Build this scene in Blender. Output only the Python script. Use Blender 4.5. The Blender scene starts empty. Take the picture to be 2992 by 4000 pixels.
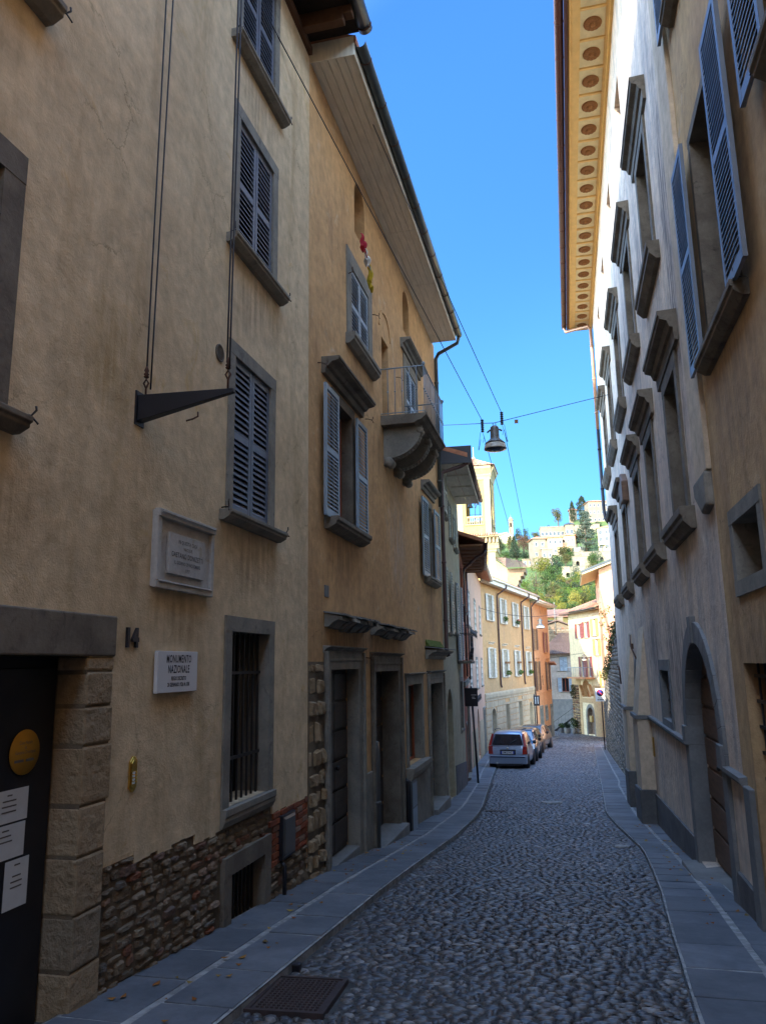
import bpy, math, random
import numpy as np
from mathutils import Vector, Matrix
random.seed(7); rng = np.random.default_rng(11)
S = bpy.context.scene; COL = S.collection; R = math.radians; PI = math.pi

# ------------------------------------------------------------------ camera, sky, sun, exposure
RIGHT = Vector((0.97270, 0.23149, -0.01623)); UP = Vector((0.06086, -0.18697, 0.98048)); FWD = Vector((-0.22394, 0.95470, 0.19595))
cd = bpy.data.cameras.new("camera"); cam = bpy.data.objects.new("camera", cd); COL.objects.link(cam)
m = Matrix((RIGHT, UP, -FWD)).transposed().to_4x4(); cam.matrix_world = m
cd.sensor_fit = 'VERTICAL'; cd.sensor_height = 24.0; cd.lens = 24.0 * 1660 / 2212
cd.clip_start = 0.05; cd.clip_end = 4000
S.camera = cam
SUN_EL, SUN_DX, SUN_DY = 27.0, 0.39, 0.92          # light travels towards (+dx, +dy), down
W = bpy.data.worlds.new("World"); S.world = W; W.use_nodes = True
wn = W.node_tree.nodes; wl = W.node_tree.links
sky = wn.new('ShaderNodeTexSky'); sky.sky_type = 'NISHITA'; sky.sun_disc = False
sky.sun_elevation = R(SUN_EL); sky.sun_rotation = math.atan2(-SUN_DX, -SUN_DY)
sky.air_density = 1.0; sky.dust_density = 0.3; sky.ozone_density = 3.0; sky.altitude = 300
bg = wn['Background']; bg.inputs[1].default_value = 0.15; 
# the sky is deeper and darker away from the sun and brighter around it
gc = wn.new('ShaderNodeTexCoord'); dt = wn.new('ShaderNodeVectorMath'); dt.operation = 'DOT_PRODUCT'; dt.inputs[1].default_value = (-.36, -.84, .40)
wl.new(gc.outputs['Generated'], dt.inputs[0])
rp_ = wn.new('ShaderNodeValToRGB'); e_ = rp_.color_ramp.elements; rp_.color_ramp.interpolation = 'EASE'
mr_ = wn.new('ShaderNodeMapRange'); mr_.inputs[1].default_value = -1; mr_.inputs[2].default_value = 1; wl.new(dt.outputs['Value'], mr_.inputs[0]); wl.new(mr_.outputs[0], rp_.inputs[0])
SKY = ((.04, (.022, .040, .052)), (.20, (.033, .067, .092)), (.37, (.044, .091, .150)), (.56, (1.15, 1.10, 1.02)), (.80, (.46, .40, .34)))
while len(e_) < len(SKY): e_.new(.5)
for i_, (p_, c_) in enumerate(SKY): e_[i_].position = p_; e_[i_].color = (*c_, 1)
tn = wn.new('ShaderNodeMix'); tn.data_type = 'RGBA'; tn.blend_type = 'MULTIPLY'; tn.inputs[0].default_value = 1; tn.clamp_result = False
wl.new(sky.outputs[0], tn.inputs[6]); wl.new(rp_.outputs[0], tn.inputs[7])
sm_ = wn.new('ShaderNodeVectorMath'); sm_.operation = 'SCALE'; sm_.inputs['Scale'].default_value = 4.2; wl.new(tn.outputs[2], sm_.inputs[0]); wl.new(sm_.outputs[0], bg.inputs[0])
sd = bpy.data.lights.new("sun", 'SUN'); sd.energy = 2.0; sd.angle = R(0.53); sd.color = (1.0, 0.90, 0.74)
so = bpy.data.objects.new("sun", sd); COL.objects.link(so)
h = math.hypot(SUN_DX, SUN_DY); c_ = math.cos(R(SUN_EL))
so.rotation_euler = Vector((SUN_DX/h*c_, SUN_DY/h*c_, -math.sin(R(SUN_EL)))).to_track_quat('-Z', 'Y').to_euler()
S.view_settings.view_transform = 'Standard'; S.view_settings.look = 'None'
S.view_settings.exposure = 2.55; S.view_settings.gamma = 1.0
S.render.engine = 'CYCLES'; S.cycles.max_bounces = 8; S.cycles.diffuse_bounces = 5

# ------------------------------------------------------------------ materials
def base_mat(name, rough=0.8, spec=0.3, metal=0.0):
    m = bpy.data.materials.new(name); m.use_nodes = True
    nt = m.node_tree; b = nt.nodes['Principled BSDF']
    b.inputs['Roughness'].default_value = rough; b.inputs['Metallic'].default_value = metal
    b.inputs['Specular IOR Level'].default_value = spec
    return m, nt, b
def N(nt, t, **k):
    n = nt.nodes.new(t)
    for a, v in k.items(): setattr(n, a, v)
    return n
def noise(nt, vec, scale, detail=4, rough=0.55, dist=0.0):
    n = N(nt, 'ShaderNodeTexNoise'); n.inputs['Scale'].default_value = scale; n.inputs['Detail'].default_value = detail
    n.inputs['Roughness'].default_value = rough; n.inputs['Distortion'].default_value = dist
    nt.links.new(vec, n.inputs['Vector']); return n
def ramp(nt, src, p0, p1, c0=(0,0,0,1), c1=(1,1,1,1)):
    r = N(nt, 'ShaderNodeValToRGB'); e = r.color_ramp.elements
    e[0].position = p0; e[1].position = p1; e[0].color = c0; e[1].color = c1
    nt.links.new(src, r.inputs[0]); return r
def mix(nt, fac, a, b):
    m = N(nt, 'ShaderNodeMix', data_type='RGBA')
    if hasattr(fac, 'links'): nt.links.new(fac, m.inputs[0])
    else: m.inputs[0].default_value = fac
    for i, v in ((6, a), (7, b)):
        if hasattr(v, 'links'): nt.links.new(v, m.inputs[i])
        else: m.inputs[i].default_value = (*v[:3], 1)
    return m.outputs[2]
def coords(nt, scale=(1,1,1), loc=(0,0,0)):
    t = N(nt, 'ShaderNodeTexCoord'); mp = N(nt, 'ShaderNodeMapping')
    mp.inputs['Scale'].default_value = scale; mp.inputs['Location'].default_value = loc
    nt.links.new(t.outputs['Object'], mp.inputs[0]); return mp.outputs[0]
def bump(nt, b, hs, dist=0.01):
    prev = None
    for src, st in hs:
        bp = N(nt, 'ShaderNodeBump'); bp.inputs['Strength'].default_value = st; bp.inputs['Distance'].default_value = dist
        nt.links.new(src, bp.inputs['Height'])
        if prev: nt.links.new(prev, bp.inputs['Normal'])
        prev = bp.outputs[0]
    nt.links.new(prev, b.inputs['Normal'])
def sc(c, k): return tuple(min(1, v*k) for v in c)
def plaster(name, c1, c2, c3, c4=None, amt=0.5, big=0.45, off=0, bstr=0.5, streak=(1.6,1.6,.22), stains=(), crack=0.0):
    m, nt, b = base_mat(name, 0.92, 0.15)
    v = coords(nt, loc=(off, off, off)); vs = coords(nt, scale=streak, loc=(off*2, 3, off))
    n1 = noise(nt, v, big, 8, .62, .6); n2 = noise(nt, vs, 1.3, 8, .65, .4); n3 = noise(nt, v, 7, 6, .6); n4 = noise(nt, v, 70, 3)
    n5 = noise(nt, v, 1.9, 9, .7, 1.2)
    c = mix(nt, ramp(nt, n1.outputs[0], .42, .60).outputs[0], c1, c2)
    c = mix(nt, ramp(nt, n2.outputs[0], .60 - .16*amt, .82 - .1*amt).outputs[0], c, c3)
    if c4: c = mix(nt, ramp(nt, n5.outputs[0], .60, .72).outputs[0], c, c4)
    for (sx, sz, rx, rz, col, amt_) in stains:          # stains with a place and shape of their own (drips, damp, old repairs)
        mp = N(nt, 'ShaderNodeMapping'); mp.vector_type = 'TEXTURE'; mp.inputs['Location'].default_value = (sx, 0, sz); mp.inputs['Scale'].default_value = (rx, 50, rz)
        tc = N(nt, 'ShaderNodeTexCoord'); nt.links.new(tc.outputs['Object'], mp.inputs[0])
        nn = noise(nt, v, 3.2, 6, .6); va = N(nt, 'ShaderNodeVectorMath', operation='MULTIPLY_ADD'); nt.links.new(nn.outputs['Color'], va.inputs[0]); va.inputs[1].default_value = (1.3, 0, 1.3); nt.links.new(mp.outputs[0], va.inputs[2])
        vb = N(nt, 'ShaderNodeVectorMath', operation='ADD'); vb.inputs[1].default_value = (-.65, 0, -.65); nt.links.new(va.outputs[0], vb.inputs[0])
        ln = N(nt, 'ShaderNodeVectorMath', operation='LENGTH'); nt.links.new(vb.outputs[0], ln.inputs[0])
        rr_ = ramp(nt, ln.outputs['Value'], .35, 1.0, (amt_,)*3+(1,), (0,0,0,1)); sn = noise(nt, coords(nt, scale=(9,9,.8)), 1.4, 6, .6); r2_ = ramp(nt, sn.outputs[0], .35, .62)
        mu = N(nt, 'ShaderNodeMath', operation='MULTIPLY'); nt.links.new(rr_.outputs[0], mu.inputs[0]); nt.links.new(r2_.outputs[0], mu.inputs[1]); c = mix(nt, mu.outputs[0], c, col)
    if crack:
        vo = N(nt, 'ShaderNodeTexVoronoi', feature='DISTANCE_TO_EDGE'); vo.inputs['Scale'].default_value = 1.1
        wv = N(nt, 'ShaderNodeVectorMath', operation='MULTIPLY_ADD'); nt.links.new(n5.outputs['Color'], wv.inputs[0]); wv.inputs[1].default_value = (.5,.5,.5); nt.links.new(v, wv.inputs[2]); nt.links.new(wv.outputs[0], vo.inputs['Vector'])
        rc = ramp(nt, vo.outputs['Distance'], .0, .010, (1,1,1,1), (0,0,0,1)); rm = ramp(nt, noise(nt, v, .8, 3).outputs[0], .52, .60)
        mu = N(nt, 'ShaderNodeMath', operation='MULTIPLY'); nt.links.new(rc.outputs[0], mu.inputs[0]); nt.links.new(rm.outputs[0], mu.inputs[1]); m3 = N(nt, 'ShaderNodeMath', operation='MULTIPLY'); m3.inputs[1].default_value = crack; nt.links.new(mu.outputs[0], m3.inputs[0]); c = mix(nt, m3.outputs[0], c, sc(c3, .5))
    n6 = noise(nt, v, 2.6, 10, .72, .5); ad = N(nt, 'ShaderNodeMath', operation='ADD'); nt.links.new(n3.outputs[0], ad.inputs[0]); nt.links.new(n6.outputs[0], ad.inputs[1])
    mm = N(nt, 'ShaderNodeMapRange'); mm.inputs[1].default_value = .55; mm.inputs[2].default_value = 1.45; mm.inputs[3].default_value = .66; mm.inputs[4].default_value = 1.3
    nt.links.new(ad.outputs[0], mm.inputs[0])
    mv = N(nt, 'ShaderNodeVectorMath', operation='SCALE'); nt.links.new(c, mv.inputs[0]); nt.links.new(mm.outputs[0], mv.inputs['Scale'])
    nt.links.new(mv.outputs[0], b.inputs['Base Color'])
    bump(nt, b, [(n3.outputs[0], bstr), (n5.outputs[0], bstr*.8), (n4.outputs[0], bstr*.35)], .02)
    return m
def stone(name, c1, c2, scale=3, bstr=0.6, island=0.0, rough=.85, spots=None):
    m, nt, b = base_mat(name, rough, 0.3)
    v = coords(nt); n1 = noise(nt, v, scale, 8, .6, .3); n2 = noise(nt, v, scale*9, 5, .7)
    c = mix(nt, ramp(nt, n1.outputs[0], .40, .60).outputs[0], c1, c2)
    if spots: c = mix(nt, ramp(nt, noise(nt, v, scale*2.3, 6, .7, .8).outputs[0], .56, .7).outputs[0], c, spots)
    mm = N(nt, 'ShaderNodeMapRange'); mm.inputs[3].default_value = .72; mm.inputs[4].default_value = 1.25
    nt.links.new(n2.outputs[0], mm.inputs[0]); k = mm.outputs[0]
    if island:
        g = N(nt, 'ShaderNodeNewGeometry'); m2 = N(nt, 'ShaderNodeMapRange')
        m2.inputs[3].default_value = 1-island; m2.inputs[4].default_value = 1+island
        nt.links.new(g.outputs['Random Per Island'], m2.inputs[0])
        mu = N(nt, 'ShaderNodeMath', operation='MULTIPLY'); nt.links.new(k, mu.inputs[0]); nt.links.new(m2.outputs[0], mu.inputs[1]); k = mu.outputs[0]
    mv = N(nt, 'ShaderNodeVectorMath', operation='SCALE'); nt.links.new(c, mv.inputs[0]); nt.links.new(k, mv.inputs['Scale'])
    nt.links.new(mv.outputs[0], b.inputs['Base Color'])
    bump(nt, b, [(n1.outputs[0], bstr), (n2.outputs[0], bstr*.6)], .012)
    return m
def island_mat(name, cols, rough=.5, spec=.4, bs=0.3, bscale=30, trans=0):
    m, nt, b = base_mat(name, rough, spec)
    g = N(nt, 'ShaderNodeNewGeometry'); r = N(nt, 'ShaderNodeValToRGB'); e = r.color_ramp.elements
    while len(e) < len(cols): e.new(0.5)
    for i, (p, c) in enumerate(cols): e[i].position = p; e[i].color = (*c, 1)
    nt.links.new(g.outputs['Random Per Island'], r.inputs[0])
    v = coords(nt); n = noise(nt, v, bscale, 4)
    mm = N(nt, 'ShaderNodeMapRange'); mm.inputs[3].default_value = .75; mm.inputs[4].default_value = 1.25
    nt.links.new(n.outputs[0], mm.inputs[0])
    mv = N(nt, 'ShaderNodeVectorMath', operation='SCALE'); nt.links.new(r.outputs[0], mv.inputs[0]); nt.links.new(mm.outputs[0], mv.inputs['Scale'])
    nt.links.new(mv.outputs[0], b.inputs['Base Color'])
    if bs: bump(nt, b, [(n.outputs[0], bs)] + ([(noise(nt, v, bscale*.35, 8, .7).outputs[0], bs)] if bs > .6 else []), .01 if bs < .6 else .03)
    if trans: b.inputs['Subsurface Weight'].default_value = 0
    return m
def simple(name, c, rough=.6, spec=.4, metal=0, var=.12, vs=12, bs=0.15, vsc=(1,1,1), isl=0):
    m, nt, b = base_mat(name, rough, spec, metal)
    v = coords(nt, scale=vsc); n = noise(nt, v, vs, 5)
    mm = N(nt, 'ShaderNodeMapRange'); mm.inputs[3].default_value = 1-var*2; mm.inputs[4].default_value = 1+var*2
    nt.links.new(n.outputs[0], mm.inputs[0]); rgb = N(nt, 'ShaderNodeRGB'); rgb.outputs[0].default_value = (*c, 1); k = mm.outputs[0]
    if isl:
        g = N(nt, 'ShaderNodeNewGeometry'); m2 = N(nt, 'ShaderNodeMapRange'); m2.inputs[3].default_value = 1-isl; m2.inputs[4].default_value = 1+isl*.6
        nt.links.new(g.outputs['Random Per Island'], m2.inputs[0]); mu = N(nt, 'ShaderNodeMath', operation='MULTIPLY'); nt.links.new(k, mu.inputs[0]); nt.links.new(m2.outputs[0], mu.inputs[1]); k = mu.outputs[0]
    mv = N(nt, 'ShaderNodeVectorMath', operation='SCALE'); nt.links.new(rgb.outputs[0], mv.inputs[0]); nt.links.new(k, mv.inputs['Scale'])
    nt.links.new(mv.outputs[0], b.inputs['Base Color'])
    if bs: bump(nt, b, [(n.outputs[0], bs)], .005)
    return m
M = {}
M['b1'] = plaster('ochre_plaster', (.74,.575,.365), (.65,.495,.305), (.46,.32,.17), (.62,.43,.20), .5, .4, 0, .6, crack=.7,
    stains=[(10.55,4.75,.42,.55,(.42,.27,.10),.75)] + [(13.05,zz,.75,.5,(.28,.20,.13),.6) for zz in (3.65,6.35,8.75,1.25)] + [(10.95,.2,.14,1.6,(.30,.17,.10),.6),(9.6,3.5,.5,.3,(.36,.25,.14),.6),(11.6,3.0,.6,.25,(.36,.26,.15),.6),(8.8,6.4,.8,.5,(.30,.22,.14),.5)])
M['b2'] = plaster('orange_plaster', (.66,.40,.19), (.57,.34,.16), (.36,.21,.11), (.66,.50,.33), .25, .5, 5, .6, (2.2,2.2,.45), crack=.7,
    stains=[(1.5,4.8,.9,.7,(.26,.17,.10),.7),(2.6,3.75,2.6,.35,(.24,.15,.09),.75),(8.8,4.6,.9,.8,(.26,.17,.11),.7),(5.2,5.6,1.0,1.2,(.52,.44,.36),.7),(2.6,7.9,.9,.5,(.30,.20,.12),.6),(8.6,3.2,1.2,.9,(.30,.19,.11),.6)])
M['b3'] = plaster('grey_plaster', (.42,.38,.27), (.46,.40,.27), (.28,.24,.17), (.50,.36,.14), .3, .25, 9)
M['b4'] = plaster('red_plaster', (.36,.12,.07), (.30,.10,.06), (.22,.09,.06), None, .3, .5, 12)
M['b5'] = plaster('pink_plaster', (.58,.33,.21), (.54,.31,.20), (.42,.30,.24), None, .3, .5, 14)
M['b6'] = plaster('yellow_orange_plaster', (.50,.275,.12), (.45,.26,.12), (.38,.22,.12), None, .4, .4, 17)
M['b6g'] = plaster('rusticated_plaster', (.42,.31,.19), (.38,.28,.17), (.33,.25,.17), None, .4, .5, 19)
M['b7'] = plaster('deep_orange_plaster', (.56,.28,.14), (.52,.26,.13), (.44,.2,.11), None, .3, .5, 21)
M['b8'] = plaster('mustard_plaster', (.56,.37,.19), (.52,.35,.18), (.4,.28,.12), None, .3, .5, 22)
M['rb1'] = plaster('brown_ochre_plaster', (.52,.34,.18), (.56,.37,.18), (.32,.20,.11), (.46,.36,.26), .6, .4, 31, .6, crack=.6, stains=[(12.6,4.9,1.0,.8,(.28,.20,.14),.7),(12.8,2.6,.9,.6,(.26,.18,.12),.7)])
M['rb2'] = plaster('worn_cream_plaster', (.74,.60,.46), (.66,.53,.42), (.36,.33,.31), (.40,.37,.35), .8, .7, 41, .9, (2.2,2.2,.28), crack=.7, stains=[(1.25,9.0,.42,3.4,(.17,.155,.16),1),(3.9,3.9,1.5,1.1,(.19,.17,.17),.95),(6.6,4.2,1.5,.8,(.17,.155,.16),.95),(9.2,4.1,1.2,.8,(.2,.18,.18),.9),(4.2,10.2,.35,1.6,(.2,.19,.2),.9),(7.3,10,.35,1.6,(.2,.19,.2),.9),(2.3,5.3,.5,.7,(.55,.38,.18),.7),(5.0,5.2,.5,.8,(.50,.36,.2),.6)])
M['pier'] = plaster('cream_pier_plaster', (.62,.50,.36), (.56,.45,.33), (.42,.33,.24), None, .4, .6, 43)
M['base'] = stone('dark_plinth', (.10,.10,.10), (.15,.145,.14), 2.5, .4)
M['orange'] = plaster('peach_plaster', (.62,.36,.22), (.60,.35,.21), (.6,.34,.2), None, .2, .4, 51, .2)
M['cream'] = plaster('cream_yellow_plaster', (.80,.65,.40), (.78,.63,.38), (.55,.40,.22), None, .3, .4, 55, .2)
M['churchy'] = plaster('church_yellow_plaster', (.36,.265,.10), (.36,.26,.10), (.55,.36,.14), None, .25, .3, 56, .15)
M['churchc'] = plaster('church_cream_plaster', (.33,.265,.155), (.32,.255,.145), (.55,.45,.3), None, .2, .4, 57, .15)
M['gray'] = plaster('grey_lilac_plaster', (.42,.36,.31), (.38,.33,.29), (.28,.25,.22), None, .3, .4, 58)
M['white'] = plaster('white_plaster', (.225,.19,.14), (.19,.16,.12), (.14,.12,.085), None, .2, .3, 59, .2)
M['paleor'] = plaster('pale_orange_plaster', (.50,.36,.20), (.47,.33,.18), (.5,.35,.2), None, .2, .3, 60, .2)
M['stone'] = stone('grey_sandstone', (.20,.185,.155), (.27,.245,.20), 3, .6, spots=(.14,.125,.105))
M['stoned'] = stone('dark_sandstone', (.135,.112,.085), (.20,.17,.13), 3, .6, spots=(.085,.072,.055))
M['stoneb'] = stone('blue_grey_stone', (.16,.165,.165), (.21,.21,.205), 2.5, .5)
M['quoin'] = island_mat('quoin_stone', [(0,(.36,.25,.14)), (.3,(.28,.21,.13)), (.55,(.38,.28,.17)), (.8,(.33,.25,.155)), (.93,(.14,.14,.125))], .9, .2, .9, 14)
M['rubble'] = island_mat('rubble_stone', [(0,(.17,.12,.075)), (.3,(.25,.19,.125)), (.55,(.13,.10,.07)), (.75,(.30,.24,.17)), (.9,(.20,.075,.04)), (1,(.14,.13,.11))], .92, .2, .9, 22)
M['rubbleg'] = island_mat('grey_rubble_stone', [(0,(.13,.13,.12)), (.4,(.20,.19,.165)), (.7,(.26,.23,.18)), (1,(.10,.105,.105))], .92, .2, .9, 14)
M['brick'] = island_mat('old_brick', [(0,(.30,.075,.035)), (.4,(.36,.12,.06)), (.7,(.22,.07,.04)), (1,(.30,.2,.14))], .92, .2, .8, 26)
M['mortar'] = stone('old_mortar', (.19,.145,.095), (.13,.10,.068), 6, .8)
M['slate'] = simple('slate_blue_paint', (.105,.125,.17), .45, .5, var=.15, vs=5, isl=.3)
M['shut'] = simple('grey_blue_paint', (.27,.33,.39), .5, .4, var=.12, vs=5, isl=.3)
M['shutd'] = simple('dark_blue_paint', (.16,.185,.225), .4, .5, var=.15, vs=5, isl=.3)
M['shutg'] = simple('pale_grey_green_paint', (.36,.38,.33), .55, .4, var=.1, vs=5)
M['shutw'] = simple('cream_white_paint', (.46,.42,.34), .55, .4, var=.1, vs=5)
M['shutr'] = simple('salmon_paint', (.42,.15,.09), .55, .4, var=.1, vs=5)
M['shutm'] = simple('maroon_paint', (.22,.05,.04), .5, .4, var=.1, vs=5)
M['shutb'] = simple('dark_brown_paint', (.12,.06,.035), .5, .4, var=.1, vs=5)
M['shuty'] = simple('yellow_ochre_paint', (.50,.33,.11), .5, .4, var=.1, vs=5)
M['redwood'] = simple('red_wood', (.30,.07,.025), .5, .4, var=.15, vs=9)
def glass_mat(name, c, rough=.08):
    m, nt, b = base_mat(name, rough, .8); b.inputs['Base Color'].default_value = (*c, 1)
    n = noise(nt, coords(nt), 1.1, 2); bump(nt, b, [(n.outputs[0], .08)], .02); return m
M['pane'] = glass_mat('dark_pane', (.015,.018,.022)); M['paneb'] = glass_mat('blue_pane', (.10,.14,.18), .15)
M['teal'] = glass_mat('teal_pane', (.05,.16,.16), .2)
M['dark'] = simple('dark_interior', (.012,.011,.010), .9, .1, bs=0)
M['door'] = simple('dark_door_wood', (.055,.04,.03), .55, .4, var=.3, vs=4, vsc=(1,1,6), bs=.3)
M['doorb'] = simple('brown_door_wood', (.15,.085,.05), .6, .4, var=.3, vs=4, vsc=(1,1,6), bs=.3)
M['iron'] = simple('wrought_iron', (.035,.032,.032), .55, .5, .3, .2, 20)
M['rust'] = simple('rusty_iron', (.09,.045,.03), .8, .3, .2, .3, 20)
M['steel'] = simple('black_steel', (.022,.022,.028), .45, .5, .3, .15, 6)
M['gutter'] = simple('green_grey_gutter', (.075,.085,.085), .35, .6, .5, .15, 4)
M['pipe'] = simple('brown_downpipe', (.085,.045,.04), .4, .5, .2, .15, 5)
M['pipec'] = simple('copper_pipe', (.38,.21,.13), .4, .5, .3, .15, 5)
M['plank'] = simple('painted_soffit_boards', (.70,.64,.52), .75, .3, var=.16, vs=3, vsc=(1,7,1), bs=.2)
M['rafter'] = simple('brown_rafters', (.11,.055,.03), .8, .2, var=.25, vs=6)
M['raftb'] = simple('reddish_boards', (.24,.12,.06), .8, .2, var=.25, vs=4)
M['raftd'] = simple('dark_boards', (.035,.025,.02), .9, .1, var=.2)
M['corny'] = simple('yellow_cornice', (.78,.50,.18), .8, .2, var=.1, vs=6)
M['cornp'] = simple('pale_coffer', (.74,.60,.33), .85, .2, var=.12, vs=6)
M['rose'] = simple('brown_rosette', (.30,.13,.045), .8, .2, var=.25, vs=25)
M['fascia'] = simple('dark_red_fascia', (.09,.03,.02), .5, .4, var=.15)
M['marble'] = stone('white_marble', (.50,.48,.44), (.42,.40,.37), 3, .1, spots=(.36,.31,.22))
M['marblew'] = simple('clean_marble', (.62,.62,.62), .5, .4, var=.06, vs=3, bs=.05)
M['ink'] = simple('black_lettering', (.03,.03,.04), .6, .3, bs=0)
M['inkg'] = simple('grey_lettering', (.14,.13,.12), .7, .3, bs=0)
M['brass'] = simple('polished_brass', (.75,.50,.12), .25, .6, 1.0, .1, 8)
M['paper'] = simple('white_paper', (.60,.61,.60), .8, .2, var=.05, bs=0)
M['gold'] = simple('yellow_disc', (.45,.24,.03), .7, .3, var=.1, vs=6, bs=0)
M['lampg'] = simple('lamp_grey_paint', (.10,.098,.092), .4, .5, .2, .08, 5)
M['lampl'] = simple('lamp_ring', (.45,.42,.36), .4, .5, 0, .06, 5)
M['lampd'] = glass_mat('lamp_glass', (.03,.04,.06))
M['tile'] = island_mat('roof_tile', [(0,(.36,.17,.10)), (.4,(.46,.27,.17)), (.7,(.30,.15,.10)), (1,(.5,.36,.26))], .9, .2, .4, 12)
M['tiled'] = simple('dark_roof_tile', (.13,.085,.07), .9, .2, var=.3, vs=9, bs=.4)
M['tileo'] = simple('orange_roof_tile', (.42,.19,.11), .9, .2, var=.25, vs=9, bs=.4)
M['slab'] = stone('paving_slab', (.145,.155,.17), (.10,.11,.125), 2.2, .35, .16, .62)
M['joint'] = stone('pale_joint', (.38,.38,.37), (.22,.22,.215), 9, .6)
M['bed'] = stone('dirt_bed', (.055,.055,.055), (.08,.078,.074), 5, .9)
M['pebble'] = island_mat('river_pebble', [(0,(.055,.06,.075)), (.25,(.085,.08,.075)), (.45,(.05,.058,.075)), (.62,(.11,.09,.075)), (.78,(.075,.083,.098)), (.92,(.12,.115,.11)), (.99,(.24,.23,.22))], .36, .5, .35, 40)
M['cover'] = simple('rusty_cast_iron', (.075,.055,.052), .5, .5, .4, .3, 18)
M['step'] = stone('step_stone', (.22,.215,.20), (.17,.165,.155), 2, .4)
M['grass'] = stone('meadow_grass', (.06,.105,.02), (.09,.13,.028), .12, .8, spots=(.035,.065,.018))
M['grnd'] = stone('bare_ground', (.14,.12,.09), (.10,.10,.06), .3, .5)
M['bark'] = simple('tree_bark', (.10,.08,.06), .9, .1, var=.25)
LEAF = dict(dark=((.022,.05,.018),(.04,.075,.025),(.03,.06,.03)), olive=((.12,.13,.03),(.08,.11,.03),(.20,.15,.04)),
  conifer=((.02,.05,.02),(.03,.065,.025),(.04,.07,.03)), brown=((.15,.085,.05),(.20,.11,.06),(.10,.06,.04)),
  cypress=((.018,.038,.015),(.03,.05,.02),(.035,.06,.02)), grey=((.12,.17,.11),(.16,.21,.14),(.09,.13,.08)),
  red=((.20,.035,.03),(.27,.06,.04),(.14,.05,.03)), green=((.06,.12,.02),(.09,.17,.03),(.04,.09,.02)),
  bright=((.12,.22,.02),(.18,.28,.03),(.08,.16,.02)), yellow=((.42,.33,.03),(.36,.34,.05),(.24,.26,.04)),
  yellowgreen=((.18,.21,.03),(.26,.24,.03),(.10,.15,.03)), cedar=((.09,.14,.10),(.12,.17,.13),(.07,.11,.07)),
  willow=((.45,.36,.05),(.38,.34,.06),(.28,.28,.05)), palm=((.08,.12,.04),(.12,.15,.05),(.08,.1,.04)),
  sparse=((.15,.19,.05),(.22,.21,.06),(.12,.16,.05)), brownish=((.17,.11,.05),(.12,.13,.05),(.22,.12,.06)))
for k, c in LEAF.items():
    c = [sc(q_, .45) for q_ in c]; M['leaf_'+k] = island_mat('foliage_'+k, [(0,c[0]), (.35,c[1]), (.7,c[2]), (1,sc(c[1],1.3))], .7, .25, 0, 3)

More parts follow.
